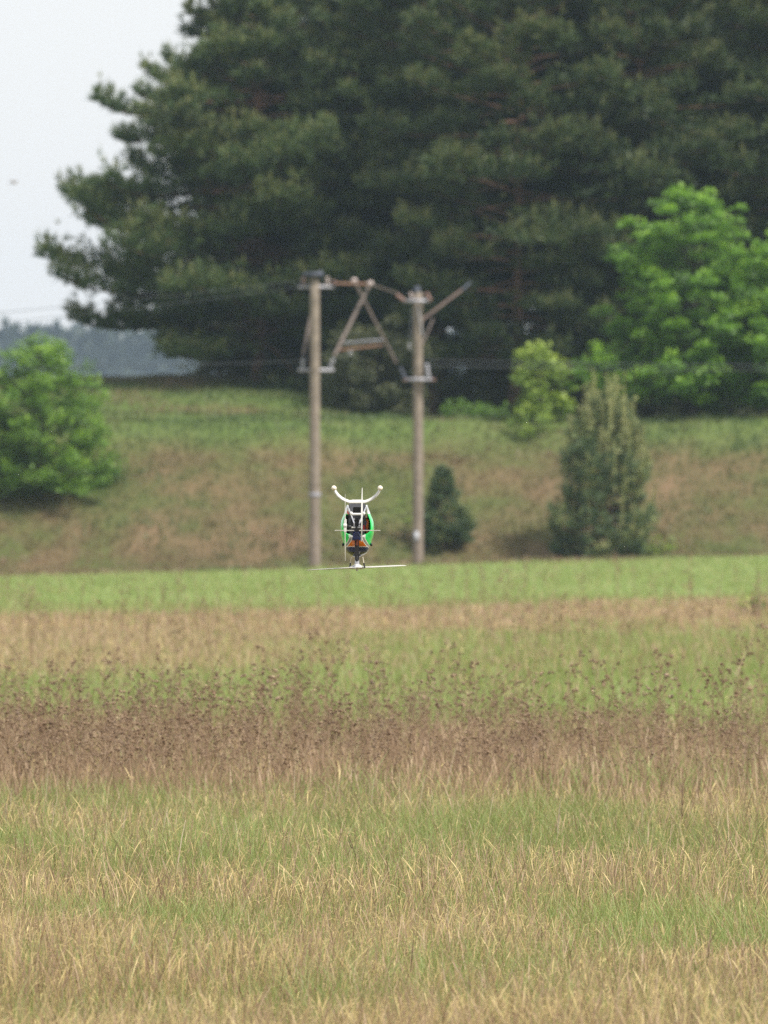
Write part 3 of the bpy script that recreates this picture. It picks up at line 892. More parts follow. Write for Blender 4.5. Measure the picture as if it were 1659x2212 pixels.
# young pines
yprof = lambda t: float(np.interp(t, [0, .15, .3, .42, .55, .75, .9, 1], [1.12, 1.12, .92, .76, .92, .74, .50, .25]))
ypine = pine('young_pine', 61, 4.7, 1.6, 0.03, yprof, 90, [M_YPINE], 0.24, 17, 0.15, 0.07, 0.85, 0.28)
yr = np.random.default_rng(63)
cd = MB()
for q in range(150):
    t = yr.random() ** 0.6
    rr = 1.55 * yprof(t) * yr.random() ** 0.35
    a = yr.random() * 6.28
    p = np.array([cos(a) * rr, sin(a) * rr, 0.55 + 4.25 * t + 0.15 * rr - 0.35 * rr * t])
    L_ = (0.45 + 0.55 * yr.random()) * (0.75 + 0.6 * t)
    tl = np.array([p + np.array([cos(a) * .06, sin(a) * .06, 1.0]) * L_ * f for f in np.linspace(0, 0.95, 7)])
    tufts(cd, tl, np.tile([0, 0, 1.0], (7, 1)), np.full(7, 0.16), np.clip(np.linspace(0.84, 1.0, 7) + yr.normal(0, .07), 0, 1), 7, 0.30, 0.38, 0, yr)
ypine = ypine + [('candle_shoots', cd.mesh('young_pine_candles', [M_YPINE]))]
gp = ground_at(1310, 273.6)
plant('young_pine', ypine, gp, 'bushy young pine with pale upright shoots at the foot of the bank', 'tree', None, 0.3, 1.0)
spruce = pine('small_pine', 67, 2.3, 1.0, 0.03, cone, 54, [M_YPINE], 0.19, 36, 0.12, 0.035, 0.3, 0.2)
gq = ground_at(958, 275.0)
plant('small_conifer', spruce, gq, 'small dark green conifer on the bank right of the right pole', 'tree', None, 0.0, 1.0)
sap = broadleaf('thin_sapling', 71, 1.7, lambda t: 0.45, 13, 0.22, 26, 0.10, M_LIME, M_BARKG, 0.02, 0.25, 0.45)
plant('thin_sapling', sap, ground_at(872, 275.5), 'thin sparse yellow green sapling left of the right pole', 'sapling', None, 0.0, 1.0)

# ------------------------------------------------------------------ far wood
fw = MB()
fr = np.random.default_rng(73)
for row in range(9):
    Y = 2010 + row * 40
    for X in np.arange(-330, 120, 5.4):
        x_ = X + fr.normal(0, 1.6); y_ = Y + fr.normal(0, 7)
        h = 15.0 + 3.0 * fr.random() + 2.5 * (vnoise(x_, y_, 0.02, 60) - 0.5) + (3.0 if fr.random() < 0.10 else 0)
        z0 = float(zg(x_, y_)) - 0.5
        Rr = 3.3 + fr.random()
        fw.tube([(x_, y_, z0), (x_, y_, z0 + h * .9)], [0.2, 0.05], 4, 0, 0.0, False)
        n = 60
        t = fr.random(n) ** 0.8
        a = fr.random(n) * 6.28
        rr = Rr * np.minimum(1, 1.06 - t) ** 0.85 * (0.4 + 0.6 * fr.random(n))
        C = np.stack([x_ + np.cos(a) * rr, y_ + np.sin(a) * rr, z0 + h * (0.04 + 0.91 * t)], -1)
        D = np.stack([np.cos(a) * .6, np.sin(a) * .6, 0.5 + 0 * a], -1)
        tufts(fw, C, D, np.full(n, 1.9), np.clip(0.3 + 0.6 * t, 0, 1), 3, 0.55, 0.5, 0, fr)
tag(link('far_wood', fw.mesh('far_wood', [M_FAR])), kind='stuff', label='distant blue grey wood on the horizon at the left')

# ------------------------------------------------------------------ poles
M_CONC = plain('pole_concrete', (0.27, 0.222, 0.178), 0.9, 0, 0.4, 5.0)
M_STEEL = plain('galvanised_steel', (0.38, 0.38, 0.43), 0.55, 0.2, 0.2, 9.0)
M_RUST = plain('rusty_rod', (0.20, 0.16, 0.145), 0.75, 0.1, 0.3, 8.0)
M_RUSTO = plain('orange_rust', (0.25, 0.14, 0.095), 0.8, 0.1, 0.3, 8.0)
M_RUSTD = plain('dark_rod', (0.15, 0.105, 0.09), 0.8, 0.1, 0.4, 4.0)
M_PORC = plain('brown_porcelain', (0.24, 0.14, 0.12), 0.35, 0, 0.2, 12.0)
M_PORCL = plain('pale_porcelain', (0.52, 0.43, 0.41), 0.35, 0, 0.15, 12.0)
M_DARK = plain('dark_metal', (0.06, 0.07, 0.10), 0.6, 0.2, 0.2, 12.0)
M_WIRE = plain('wire', (0.09, 0.10, 0.11), 0.7, 0.0, 0.1, 3.0)
M_PLATE = plain('white_plate', (0.40, 0.42, 0.46), 0.5, 0, 0.05, 12.0)

PL = at(680, 597, 270); PR = at(903, 632, 272)


def part(name, m, mats, parent, smooth=True):
    return link(name, m.mesh(name, mats, smooth), parent)


def insulator(parent, p, axis, L, rad, mat, name='insulator', ribs=4):
    m = MB()
    prof = [(0.001, 0), (rad * .55, 0)]
    for q in range(ribs):
        z = L * (q + .2) / ribs
        prof += [(rad * .55, z), (rad, z + L * .25 / ribs), (rad * .6, z + L * .6 / ribs)]
    prof += [(rad * .5, L), (0.001, L)]
    m.lathe((0, 0, 0), prof, 'z', 12)
    o = part(name, m, [mat], parent)
    o.location = p
    o.rotation_euler = Vector(axis).to_track_quat('Z', 'Y').to_euler()
    return o


def rod(parent, name, a, b, r, mat):
    m = MB(); m.tube([a, b], [r, r], 8)
    return part(name, m, [mat], parent)


def pole(px_top, top, base_z, r0, r1, label):
    t = thing('utility_pole', (top.x, top.y, base_z), label, 'utility pole', 'concrete power poles at the foot of the bank')
    H = top.z - base_z
    m = MB()
    zz = np.linspace(0, H, 12)
    m.lathe((0, 0, 0), [(r1 + (r0 - r1) * z / H, z) for z in zz] + [(r0 * .6, H + .02), (0.001, H + .03)], 'z', 20)
    part('shaft', m, [M_CONC], t)
    return t


zl = float(zg(PL.x, 270)) - 0.1
tl = pole(680, PL, zl, 0.138, 0.178, 'left concrete power pole with two crossarms and slanting rods')
rel = lambda px, py, Y, base: at(px, py, Y) - base
bl = Vector((PL.x, 270, zl))
for py in (620, 800):
    a = rel(643, py, 270.24, bl); b = rel(722, py, 270.24, bl)
    m = MB(); m.box(((a.x + b.x) / 2, a.y, a.z), (b.x - a.x, 0.10, 0.10), bevel=0.012)
    part('crossarm', m, [M_STEEL], tl)
m = MB(); m.lathe((0, 0, 0), [(0.184, 0), (0.187, .01), (0.187, .10), (0.184, .11)], 'z', 20)
o = part('band', m, [M_STEEL], tl); o.location = (0, 0, rel(680, 1072, 270, bl).z)
for px in (656, 707):
    insulator(tl, rel(px, 616, 270.24, bl), (0, 0, 1), 0.24, 0.085, M_PORCL if px > 690 else M_PORC)
insulator(tl, rel(717, 611, 270.24, bl), (1, 0, 0), 0.12, 0.10, M_PORC)
m = MB(); a = rel(680, 593, 269.9, bl)
m.box((a.x - .04, a.y, a.z), (0.46, 0.36, 0.14), bevel=0.03)
m.ball((a.x - .30, a.y, a.z - .02), (.06, .06, .10)); m.ball((a.x + .17, a.y, a.z), (.10, .10, .13))
part('cap', m, [M_DARK], tl)
rod(tl, 'slanting_rod', rel(671, 683, 270.6, bl), rel(655, 766, 270.3, bl), 0.046, M_RUST)
insulator(tl, rel(654, 797, 270.24, bl), (0.04, 0, 1), 0.34, 0.07, M_STEEL)
rod(tl, 'slanting_rod', rel(800, 612, 271.5, bl), rel(722, 768, 270.3, bl), 0.052, M_RUST)
insulator(tl, rel(711, 798, 270.24, bl), (0.42, 0, 1), 0.36, 0.07, M_STEEL)
rod(tl, 'tie_rod', rel(718, 612, 270.3, bl), rel(800, 614, 271.5, bl), 0.035, M_RUSTO)
for px, py in ((765, 606), (800, 612)):
    m = MB(); a = rel(px, py, 271.2, bl); m.ball(a, (.10, .09, .08)); part('clamp', m, [M_PORCL], tl)

zr = float(zg(PR.x, 272.00)) - 0.1
tr_ = pole(903, PR, zr, 0.135, 0.170, 'right concrete power pole with a white plate near its foot')
br = Vector((PR.x, 272.00, zr))
for py, x0, x1 in ((650, 872, 930), (820, 876, 932)):
    a = rel(x0, py, 271.72, br); b = rel(x1, py, 271.72, br)
    m = MB(); m.box(((a.x + b.x) / 2, a.y, a.z), (b.x - a.x, 0.10, 0.10), bevel=0.012)
    m.box(((a.x + b.x) / 2, a.y + .55, a.z), (b.x - a.x, 0.10, 0.10), bevel=0.012)
    part('crossarm', m, [M_STEEL], tr_)
insulator(tr_, rel(874, 650, 271.70, br), (-1, 0, 0.75), 0.32, 0.085, M_PORC)
insulator(tr_, rel(930, 650, 271.70, br), (-0.5, 0, 0.9), 0.28, 0.085, M_PORC)
insulator(tr_, rel(890, 645, 271.90, br), (-0.3, 0, 1), 0.2, 0.06, M_PORCL)
insulator(tr_, rel(876, 820, 271.70, br), (-0.45, 0, 1), 0.42, 0.075, M_DARK)
insulator(tr_, rel(926, 816, 271.70, br), (-0.15, 0, 1), 0.44, 0.08, M_STEEL)
for x0 in (878, 933):
    insulator(tr_, rel(x0, 821, 271.70, br), (1 if x0 > 900 else -1, 0, 0), 0.10, 0.07, M_PORC, 'end_cap', 2)
m = MB(); a = rel(901, 628, 272.00, br); m.box((a.x, a.y, a.z), (0.24, 0.26, 0.14), bevel=0.03); m.ball((a.x, a.y, a.z + .06), (.09, .09, .1))
part('cap', m, [M_DARK], tr_)
rod(tr_, 'slanting_rod', rel(767, 611, 270.70, br), rel(856, 784, 271.60, br), 0.036, M_RUST)
rod(tr_, 'slanting_rod', rel(908, 694, 272.20, br), rel(998, 626, 274.50, br), 0.044, M_RUSTD)
rod(tr_, 'slanting_rod', rel(998, 626, 274.50, br), rel(1016, 611, 275.10, br), 0.038, M_DARK)
rod(tr_, 'thin_stay', rel(936, 688, 272.90, br), rel(911, 748, 272.20, br), 0.022, M_RUST)
rod(tr_, 'thin_stay', rel(903, 660, 271.80, br), rel(912, 725, 271.85, br), 0.022, M_STEEL)
rod(tr_, 'thin_stay', rel(800, 614, 270.70, br), rel(860, 634, 271.60, br), 0.02, M_RUST)
rod(tr_, 'tie_bar', rel(742, 741, 271.30, br), rel(826, 734, 271.00, br), 0.03, M_STEEL)
rod(tr_, 'tie_bar', rel(726, 757, 270.90, br), rel(826, 746, 271.10, br), 0.036, M_RUSTO)
insulator(tr_, rel(757, 768, 271.90, br), (0, 0, 1), 0.22, 0.06, M_STEEL)
insulator(tr_, rel(884, 755, 271.00, br), (0, 0, 1), 0.18, 0.05, M_STEEL)
rod(tr_, 'thin_stay', rel(884, 755, 271.00, br), rel(890, 668, 271.70, br), 0.009, M_WIRE)
m = MB(); a = rel(899.5, 1160, 271.79, br); m.box((a.x, a.y, a.z), (0.15, 0.03, 0.33), bevel=0.008)
part('plate', m, [M_PLATE], tr_)


def wire(name, a, b, sag, label, r=0.009):
    f = np.linspace(0, 1, 40)
    p = np.outer(1 - f, a) + np.outer(f, b)
    p[:, 2] -= sag * 4 * f * (1 - f)
    m = MB(); m.tube(p, np.full(40, r), 5, 0, 0.5, False)
    o = link(name, m.mesh(name, [M_WIRE]))
    return tag(o, label, 'wire', 'power lines strung from the concrete poles')


def off(px, py, Y, X):
    return at(px, py, Y)


wire('power_line', at(656, 606, 269.7), Vector((-60, 285, 8.6)), 1.55, 'upper wire running left from the left pole across the pale sky')
wire('power_line', at(658, 618, 271.2), Vector((-60, 287, 8.2)), 1.75, 'lower wire running left from the left pole just above the far wood')
wire('power_line', at(654, 780, 269.7), Vector((-60, 285, 7.4)), 0.6, 'faint wire running left from the lower crossarm of the left pole')
wire('power_line', at(930, 790, 271.7), Vector((60, 280, 7.6)), 0.55, 'lower faint wire crossing in front of the broadleaf tree')
wire('power_line', at(922, 778, 272.3), Vector((60, 283, 7.8)), 0.55, 'upper faint wire crossing in front of the broadleaf tree')

# ------------------------------------------------------------------ bird
M_BIRD = plain('bird_feathers', (0.24, 0.22, 0.21), 0.8, 0, 0.3, 30.0)
bp_ = at(30, 394, 230)
bt = thing('bird', bp_, 'small dark bird gliding in the pale sky at the far left', 'bird')
m = MB(); m.ball((0, 0, 0), (0.085, 0.03, 0.028)); m.ball((0.085, 0, 0.012), (0.026, 0.022, 0.022)); m.tube([(0.105, 0, .012), (.128, 0, .008)], [.007, .001], 5)
V = [(-.07, -.012, .0), (-.07, .012, 0), (-.15, .03, -.004), (-.15, -.03, -.004), (-.07, -.012, .006), (-.07, .012, .006), (-.15, .03, .0), (-.15, -.03, .0)]
m.add(V, [[0, 3, 2, 1], [4, 5, 6, 7], [0, 1, 5, 4], [2, 3, 7, 6], [1, 2, 6, 5], [3, 0, 4, 7]])
part('body', m, [M_BIRD], bt)
for s in (-1, 1):
    m = MB()
    st = [(0.0, 0.02, 0.012, .05), (0.01, 0.10, .03, .055), (-.01, .17, .02, .04), (-.05, .24, .004, .012)]
    V = []
    for (x_, y_, z_, c_) in st:
        V += [(x_ + c_ * .5, s * y_, z_), (x_ - c_ * .8, s * y_, z_ - .002), (x_ - c_ * .8, s * y_, z_ + .001), (x_ + c_ * .3, s * y_, z_ + .006)]
    F = []
    for q in range(3):
        for e in range(4):
            F.append([q * 4 + e, q * 4 + (e + 1) % 4, q * 4 + 4 + (e + 1) % 4, q * 4 + 4 + e])
    F += [[0, 1, 2, 3], [12, 13, 14, 15]]
    m.add(V, F); part('wing', m, [M_BIRD], bt)
bt.rotation_euler = (0.25, -0.25, 0.35)

# ------------------------------------------------------------------ model helicopter (flying upside down, seen from behind)
S = 0.1681 / FPX * 46.0
HP = at(771.5, 1229.0, 38.0)
heli = thing('model_helicopter', tuple(HP), 'green white and navy model helicopter hovering upside down over the meadow', 'model helicopter')
heli.scale = (38.0 / 46.0,) * 3


def hp(cx, cy, Y=0.0): return np.array([(cx - 838) * S, Y, (1215 - cy) * S])


M_WHITE = plain('white_plastic', (0.66, 0.65, 0.62), 0.35, 0, 0.05, 60)
M_CREAM = plain('cream_rubber', (0.78, 0.70, 0.58), 0.5, 0, 0.08, 60)
M_CARBON = plain('carbon_plate', (0.045, 0.047, 0.058), 0.4, 0, 0.25, 90)
M_GREYP = plain('grey_tray', (0.10, 0.105, 0.125), 0.45, 0, 0.12, 60)
M_BLACK = plain('black_plastic', (0.012, 0.012, 0.014), 0.4, 0, 0.2, 60)
M_ALU = plain('aluminium', (0.62, 0.62, 0.66), 0.3, 0.6, 0.1, 60)
M_GREEN = plain('canopy_green', (0.03, 0.76, 0.16), 0.25, 0, 0.03, 20, 0.5)
M_NAVY = plain('canopy_navy', (0.018, 0.03, 0.13), 0.22, 0, 0.05, 20, 0.5)
M_ORANGE = plain('canopy_orange', (0.70, 0.17, 0.012), 0.28, 0, 0.05, 20, 0.5)
M_STRIPE = plain('canopy_grey', (0.26, 0.27, 0.24), 0.35, 0, 0.05, 20, 0.3)
M_CWHITE = plain('canopy_white', (0.82, 0.82, 0.80), 0.28, 0, 0.02, 20, 0.5)
M_CDARK = plain('canopy_dark', (0.012, 0.02, 0.014), 0.15, 0, 0.1, 20, 0.6)
M_RED = plain('red_wire', (0.55, 0.02, 0.03), 0.45, 0, 0.1, 50)
M_ORW = plain('orange_wire', (0.55, 0.13, 0.03), 0.45, 0, 0.1, 50)
M_BLUE = plain('blue_clamp', (0.03, 0.06, 0.30), 0.35, 0.2, 0.1, 50)
M_BLADE = plain('blade_white', (0.50, 0.48, 0.43), 0.4, 0, 0.05, 30)
M_BOOM = plain('boom_navy', (0.02, 0.03, 0.12), 0.3, 0.1, 0.1, 50)
M_TAN = plain('tan_connector', (0.55, 0.42, 0.26), 0.5, 0, 0.1, 50)

# canopy: rear opening rim, widest line, nose
rim = np.array([(112, 398), (138, 510), (168, 600), (176, 690), (158, 735), (120, 762), (78, 782), (42, 788), (0, 790)], float)
sil = np.array([(130, 393), (168, 510), (203, 600), (213, 700), (206, 780), (182, 860), (162, 930), (118, 1012), (0, 1060)], float)
na, nb = 181, 56
aa = np.linspace(-1, 1, na)
kk = np.linspace(0, 1, 9)


def smooth_curve(c, q):
    k = np.linspace(0, 1, len(c))
    u = np.clip(q, 0, 1) * (len(c) - 1)
    i0 = np.clip(np.floor(u).astype(int), 0, len(c) - 2); f = (u - i0)[:, None]
    ext = np.vstack([2 * c[0] - c[1], c, c[-2] * [-1, 1]])
    p0, p1, p2, p3 = ext[i0], ext[i0 + 1], ext[i0 + 2], ext[i0 + 3]
    return 0.5 * ((2 * p1) + (-p0 + p2) * f + (2 * p0 - 5 * p1 + 4 * p2 - p3) * f ** 2 + (-p0 + 3 * p1 - 3 * p2 + p3) * f ** 3)


rc = smooth_curve(rim, 1 - np.abs(aa)); sc_ = smooth_curve(sil, 1 - np.abs(aa))
rc[:, 0] *= np.sign(aa + 1e-9); sc_[:, 0] *= np.sign(aa + 1e-9)
rows = []
for bb in np.linspace(0, 1, nb):            # rim -> widest line
    w = rc * (1 - bb) + sc_ * bb
    dep = -0.085 + 0.125 * (1 - math.sqrt(max(0, 1 - bb ** 2)))
    rows.append(np.stack([w[:, 0] * S, np.full(na, dep), (1215 - w[:, 1]) * S], -1))
for g in np.linspace(0.08, 1, 16):          # widest line -> nose
    k = math.sqrt(max(0.0, 1 - g ** 2.2)) * 0.985 + 0.015
    cx, cy = sc_[:, 0] * k, 640 + (sc_[:, 1] - 640) * k
    rows.append(np.stack([cx * S, np.full(na, 0.04 + 0.33 * g), (1215 - cy) * S], -1))
G = np.array(rows); nr = len(rows)
i = np.arange(nr - 1)[:, None] * na; j = np.arange(na - 1)[None]
F = np.stack([i + j, i + j + 1, i + na + j + 1, i + na + j], -1).reshape(-1, 4)
Vc = G.reshape(-1, 3)
fc = Vc[F].mean(1)
fw_ = np.abs(fc[:, 0]) / S; fy_ = 1215 - fc[:, 2] / S
inner_b = np.interp(fy_, [780, 800, 830, 860, 900, 940, 1000], [62, 68, 74, 84, 112, 152, 400])
outer_b = np.interp(fy_, [780, 790, 840, 880, 930, 960], [92, 95, 112, 136, 172, 400])
mi = np.zeros(len(F), int)                                   # 0 green
mi[fy_ < 508] = 1                                            # white
ins = (fy_ > 776) & (fw_ < outer_b)
mi[ins] = 4                                                  # grey stripe
mi[ins & (fw_ > outer_b - 9)] = 1
core = (fy_ > 776) & (fw_ < inner_b)
mi[core] = 2
mi[core & (fw_ > inner_b - 9)] = 1
cc = core & (fw_ <= inner_b - 9)
mi[cc & (fy_ > 848) & (fy_ < 922)] = 3
mi[cc & (fy_ >= 922) & (fy_ < 930)] = 1
mi[(fy_ > 930) & (fw_ < inner_b - 9)] = 2
mi[fy_ > 992] = 5
mi[(fy_ > 770) & (fy_ < 804) & (fw_ < 108) & (fw_ > 48)] = 1
mb = MB(); mb.add(Vc, F, mi)
can = part('canopy', mb, [M_GREEN, M_CWHITE, M_NAVY, M_ORANGE, M_STRIPE, M_CDARK], heli)
sm = can.modifiers.new('thickness', 'SOLIDIFY'); sm.thickness = 0.003; sm.offset = 0
for s in (-1, 1):
    m = MB(); c = hp(838 + s * 174, 902, 0.0)
    m.lathe(c, [(0.001, -s * .012), (.006, -s * .012), (.006, 0), (.0095, s * .001), (.0095, s * .006), (.004, s * .009), (.001, s * .009)], 'x', 10)
    part('canopy_knob', m, [M_BLACK], heli)

# landing gear
for s in (-1, 1):
    m = MB(); c = hp(838 + s * 296, 178)
    m.tube([(c[0], -0.20, c[2] + .002), (c[0], 0.22, c[2] + .002)], [0.0085, 0.0085], 12)
    sk = part('skid', m, [M_WHITE], heli)
    m = MB(); m.ball((c[0], -0.205, c[2]), (0.0135, 0.014, 0.0135)); m.ball((c[0], 0.225, c[2]), (0.0125, 0.014, 0.0125))
    part('end_cap', m, [M_CREAM], sk)
for Yd, dy in ((-0.13, 0), (0.12, -16)):
    pts = [(545, 195), (560, 235), (592, 278), (640, 318), (690, 345), (740, 362)]
    cur = [hp(x_, y_ + dy, Yd) for x_, y_ in pts]
    if dy: cur += [hp(780, 340, Yd)]
    mir = [c * np.array([-1, 1, 1]) for c in reversed(cur)]
    m = MB()
    m.tube(np.array(cur + mir), [0.0052] + [0.0062] * (2 * len(cur) - 2) + [0.0052], 10)
    part('skid_strut', m, [M_WHITE], heli)

# frame
m = MB()
prf = [(-104, 352), (104, 352), (92, 505), (60, 505), (52, 498), (52, 428), (44, 420), (-44, 420), (-52, 428), (-52, 498), (-60, 505), (-92, 505)]
n_ = len(prf)
Vf = [hp(838 + x_, y_, -0.062) for x_, y_ in prf]; Vb = [hp(838 + x_, y_, -0.054) for x_, y_ in prf]
quad = [[0, 7, 6, 1], [1, 6, 5, 2], [2, 5, 4, 3], [0, 11, 8, 7], [11, 10, 9, 8]]
m.add(Vf + Vb, [q for q in quad] + [[b + n_ for b in reversed(q)] for q in quad] + [[q, (q + 1) % n_, (q + 1) % n_ + n_, q + n_] for q in range(n_)])
part('battery_tray', m, [M_GREYP], heli, False)
m = MB(); m.box(hp(838, 440, 0.08), (150 * S, 0.24, 120 * S), bevel=0.004)
part('battery', m, [M_BLACK], heli, False)
for s in (-1, 1):
    m = MB()
    pr = [(104, 352), (108, 500), (112, 640), (98, 745), (60, 800), (40, 800), (70, 640), (90, 352)]
    f_ = [hp(838 + s * x_, y_, -0.05) for x_, y_ in pr]; b_ = [hp(838 + s * x_, y_, 0.20) for x_, y_ in pr]
    n_ = len(pr)
    m.add(f_ + b_, [[q, (q + 1) % n_, (q + 1) % n_ + n_, q + n_] for q in range(n_)])
    m.add(f_, [[0, 1, 7], [1, 2, 6], [1, 6, 7], [2, 3, 6], [3, 4, 5], [3, 5, 6]])
    part('side_frame', m, [M_CARBON], heli, False)
m = MB(); m.box(hp(838, 620, 0.06), (150 * S, 0.2, 240 * S), bevel=0.003)
part('gear_case', m, [M_CARBON], heli, False)
for (cx, cy, w_, h_) in ((800, 575, 52, 40), (872, 590, 54, 60), (800, 650, 60, 36), (868, 655, 40, 36)):
    m = MB(); m.box(hp(cx, cy, -0.055), (w_ * S, 0.03, h_ * S), bevel=0.002)
    m.lathe(hp(cx, cy, -0.073), [(0.001, 0), (.004, 0), (.004, .004), (.001, .004)], 'y', 8, 1)
    part('servo', m, [M_BLACK, M_ALU], heli, False)
m = MB(); m.box(hp(900, 630, -0.045), (30 * S, .02, 150 * S), bevel=.002); part('speed_controller', m, [M_GREYP], heli, False)
m = MB(); m.box(hp(957, 535, -0.045), (26 * S, .02, 50 * S), bevel=.002); part('connector', m, [M_TAN], heli, False)
m = MB(); m.tube([hp(925, 655, -.05), hp(922, 690, -.055), hp(932, 730, -.05)], [.0042] * 3, 8); m.tube([hp(712, 470, -.05), hp(726, 510, -.055)], [.0032] * 2, 8)
part('red_wire', m, [M_RED], heli)
m = MB()
for q in range(4):
    m.tube([hp(955 + 9 * q, 560 + 8 * q, -.04), hp(966 + 5 * q, 620, -.05), hp(950 + 9 * q, 690, -.045), hp(958 + 5 * q, 755, -.03)], [.0022] * 4, 6)
part('servo_wire', m, [M_ORW], heli)
m = MB(); m.box(hp(955, 660, -.03), (24 * S, .03, 120 * S), bevel=.003); part('receiver', m, [M_BLUE], heli, False)
m = MB(); m.box(hp(838, 640, 0.10), (330 * S, 0.02, 250 * S), bevel=.004); part('bulkhead', m, [M_BLACK], heli, False)

# boom, supports, stabiliser, tail
m = MB(); m.tube([hp(836, 782, -0.80), hp(836, 782, 0.05)], [0.0165, 0.0175], 20)
part('tail_boom', m, [M_BOOM], heli)
m = MB(); m.lathe(hp(836, 782, -0.56), [(0.0165, 0), (.020, 0), (.020, .03), (.0165, .03)], 'y', 20); m.box(hp(836, 735, -.545), (70 * S, .028, 50 * S), bevel=.003)
part('boom_clamp', m, [M_BLUE], heli, False)
for s in (-1, 1):
    rod(heli, 'boom_support', hp(838 + s * 122, 398, -0.05), hp(838 + s * 34, 625, -0.50), 0.0038, M_ALU)
m = MB(); m.box(hp(848, 720, -0.555), (588 * S, 0.055, 13 * S), bevel=0.0022)
part('stabiliser', m, [M_BLADE], heli, False)
m = MB(); m.box(hp(838, 715, -0.82), (62 * S, 0.05, 40 * S), bevel=0.004); m.box(hp(836, 676, -.82), (26 * S, .03, 40 * S), bevel=.003)
part('tail_gearbox', m, [M_BLACK], heli, False)
rod(heli, 'tail_shaft', hp(690, 680, -0.825), hp(905, 680, -0.825), 0.0040, M_WHITE)
m = MB(); m.lathe(hp(745, 672, -.825), [(0.001, -.012), (.008, -.012), (.009, .004), (.005, .012), (.001, .012)], 'x', 10)
part('pitch_slider', m, [M_BLACK], heli)
# vertical fin (edge on)
m = MB()
fin = [(180, 4, .03), (330, 8, .045), (480, 11, .06), (600, 9, .065), (700, 8, .06), (855, 8, .035)]
Vv = []
for (y_, hw_, ch) in fin:
    for (dx_, dd_) in ((-hw_, -ch), (hw_, -ch), (hw_, ch * .4), (-hw_, ch * .4)):
        Vv.append(hp(904 + dx_ - (y_ - 500) * 0.012, y_, -0.80 + dd_))
Ff = []
for q in range(len(fin) - 1):
    for e in range(4):
        Ff.append([q * 4 + e, q * 4 + (e + 1) % 4, q * 4 + 4 + (e + 1) % 4, q * 4 + 4 + e])
Ff += [[0, 1, 2, 3], [20, 23, 22, 21]]
m.add(Vv, Ff); part('tail_fin', m, [M_WHITE], heli, False)
m = MB(); m.tube([hp(752, 508, -.45), hp(778, 512, -.45), hp(900, 512, -.45), hp(938, 508, -.45)], [.0075, .0062, .0062, .0078], 12)
m.ball(hp(766, 500, -.45), .0085); m.ball(hp(926, 502, -.45), .0085)
part('cross_bar', m, [M_WHITE], heli)
# tail rotor
tr2 = bpy.data.objects.new('tail_rotor', None); COL.objects.link(tr2); tr2.parent = heli
m = MB(); m.lathe(hp(690, 655, -.825), [(0.001, -.009), (.010, -.009), (.013, -.004), (.013, .006), (.007, .010), (.001, .010)], 'x', 14)
m.box(hp(692, 655, -.825), (38 * S, .018, 170 * S), bevel=.003)
part('tail_hub', m, [M_WHITE], tr2, False)
for (y0_, y1_) in ((575, 258), (735, 1102)):
    m = MB()
    Vv = []
    for f in np.linspace(0, 1, 6):
        y_ = y0_ + (y1_ - y0_) * f
        hw_ = 11 - 7.5 * f; ch = .014 * (1 - .15 * f)
        for (dx_, dd_) in ((-hw_ * .5, -ch), (hw_ * .6, -ch * .2), (hw_ * .5, ch), (-hw_ * .6, ch * .3)):
            Vv.append(hp(692 + dx_ + 2 * f, y_, -.825 + dd_))
    Ff = []
    for q in range(5):
        for e in range(4):
            Ff.append([q * 4 + e, q * 4 + (e + 1) % 4, q * 4 + 4 + (e + 1) % 4, q * 4 + 4 + e])
    Ff += [[0, 1, 2, 3], [20, 23, 22, 21]]
    m.add(Vv, Ff); part('tail_blade', m, [M_BLADE], tr2, False)

# mast side bracket in front of the canopy slot
m = MB()
prf = [(-27, 800), (-27, 1090), (-22, 1107), (-12, 1116), (0, 1119), (12, 1116), (22, 1107), (27, 1090), (27, 800)]
f_ = [hp(836 + x_, y_, -0.10) for x_, y_ in prf]; b_ = [hp(836 + x_, y_, -0.03) for x_, y_ in prf]
n_ = len(prf)
m.add(f_ + b_, [[q, (q + 1) % n_, (q + 1) % n_ + n_, q + n_] for q in range(n_)])
m.add(f_, [[0, 1, 7, 8], [1, 2, 6, 7], [2, 3, 5, 6]]); m.add(f_, [[3, 4, 5]])
part('mast_bracket', m, [M_BLACK], heli, False)
m = MB(); m.box(hp(836, 860, -.102), (34 * S, .006, 110 * S), bevel=.002); part('antenna_mount', m, [plain('dark_rust', (0.10, 0.022, 0.012), 0.5, 0, 0.3, 80)], heli, False)
m = MB(); m.box(hp(837, 1070, -.102), (11 * S, .006, 56 * S), bevel=.002); part('slot_plate', m, [M_GREYP], heli, False)
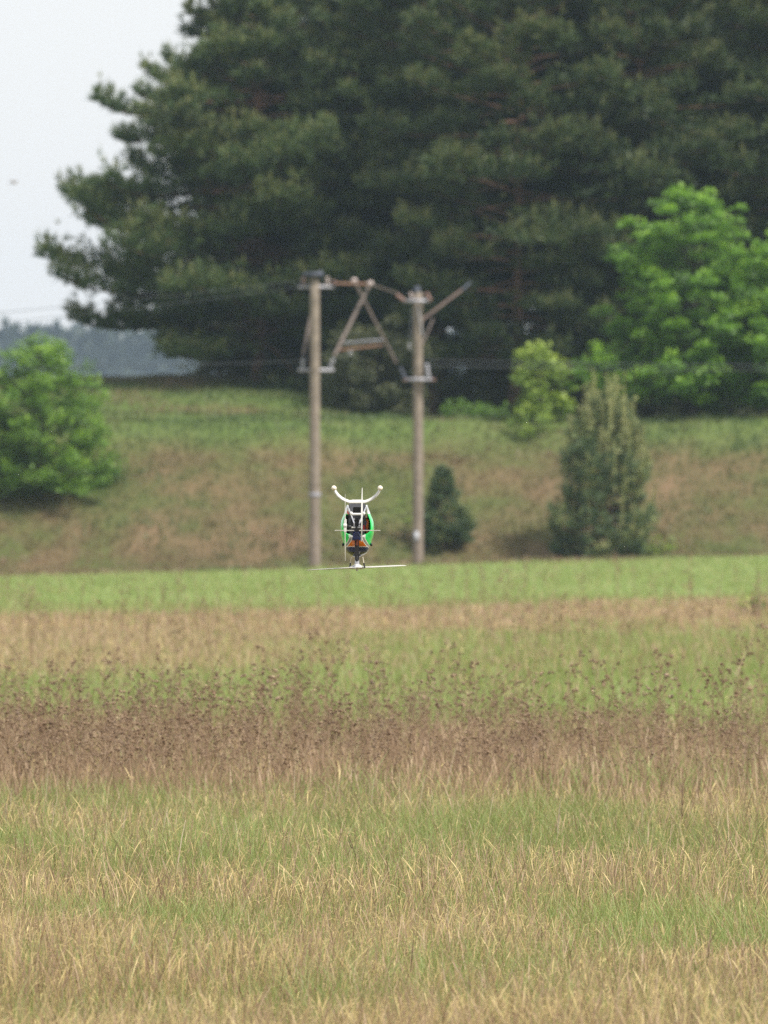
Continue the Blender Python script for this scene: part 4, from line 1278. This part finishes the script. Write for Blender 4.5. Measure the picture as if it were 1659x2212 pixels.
# main rotor
mr_ = bpy.data.objects.new('main_rotor', None); COL.objects.link(mr_); mr_.parent = heli
m = MB(); m.tube([hp(836, 1040), hp(836, 1165), hp(836, 1185)], [.0115, .0115, .0125], 16); m.lathe(hp(836, 1062), [(.0115, 0), (.022, 0), (.022, .006), (.0115, .006)], 'z', 16)
part('mast', m, [M_ALU], mr_)
m = MB(); m.lathe(hp(838, 1218), [(0.001, 0), (.020, .001), (.038, .008), (.038, .013), (.020, .020), (.012, .026), (.001, .026)], 'z', 20)
m.tube([hp(836, 1242), hp(836, 1215)], [.0045, .0065], 10)
part('rotor_head', m, [M_WHITE], mr_)
ang = math.atan2(-0.65, -0.235)
dirb = np.array([cos(ang), sin(ang), 0.0])
for s in (1, -1):
    d = dirb * s
    perp = np.array([-d[1], d[0], 0])
    tilt = -0.008 * s                       # disc tipped slightly towards the camera
    m = MB()
    c0 = np.array([0, 0, .007]); 
    m.tube([c0 + d * .02, c0 + d * .06, c0 + d * .10], [.008, .0095, .007], 10)
    part('blade_grip', m, [M_ALU], mr_)
    m = MB(); Vv = []
    for f in np.linspace(0.09, 0.70, 12):
        ch = 0.030 if f > .14 else .018
        ch *= 1 if f < .68 else .75
        th = .0042 - .0022 * (f / .7)
        c = c0 + d * f + np.array([0, 0, tilt * f / .7 * 1.0])
        pit = 0.05
        for (u_, v_) in ((-1, 0), (-.4, th), (.6, th * .6), (1, 0), (.6, -th * .6), (-.4, -th)):
            Vv.append(c + perp * (u_ * ch) + np.array([0, 0, v_ + u_ * ch * pit]))
    Ff = []
    for q in range(11):
        for e in range(6):
            Ff.append([q * 6 + e, q * 6 + (e + 1) % 6, q * 6 + 6 + (e + 1) % 6, q * 6 + 6 + e])
    m.add(Vv, Ff); m.add(Vv[:6], [[0, 1, 2, 3, 4, 5]]); m.add(Vv[-6:], [[5, 4, 3, 2, 1, 0]])
    part('main_blade', m, [M_BLADE], mr_, False)
for s in (-1, 1):
    m = MB()
    m.tube([hp(838 + s * 71, 1060, -.03), hp(838 + s * 86, 1140, -.03)], [.0022, .0022], 8, 0)
    m.tube([hp(838 + s * 86, 1138, -.03), hp(838 + s * 93, 1190, -.03)], [.0042, .0042], 8, 1)
    m.ball(hp(838 + s * 93, 1190, -.03), .005, 1)
    part('pitch_link', m, [M_CREAM, M_BLACK], mr_)
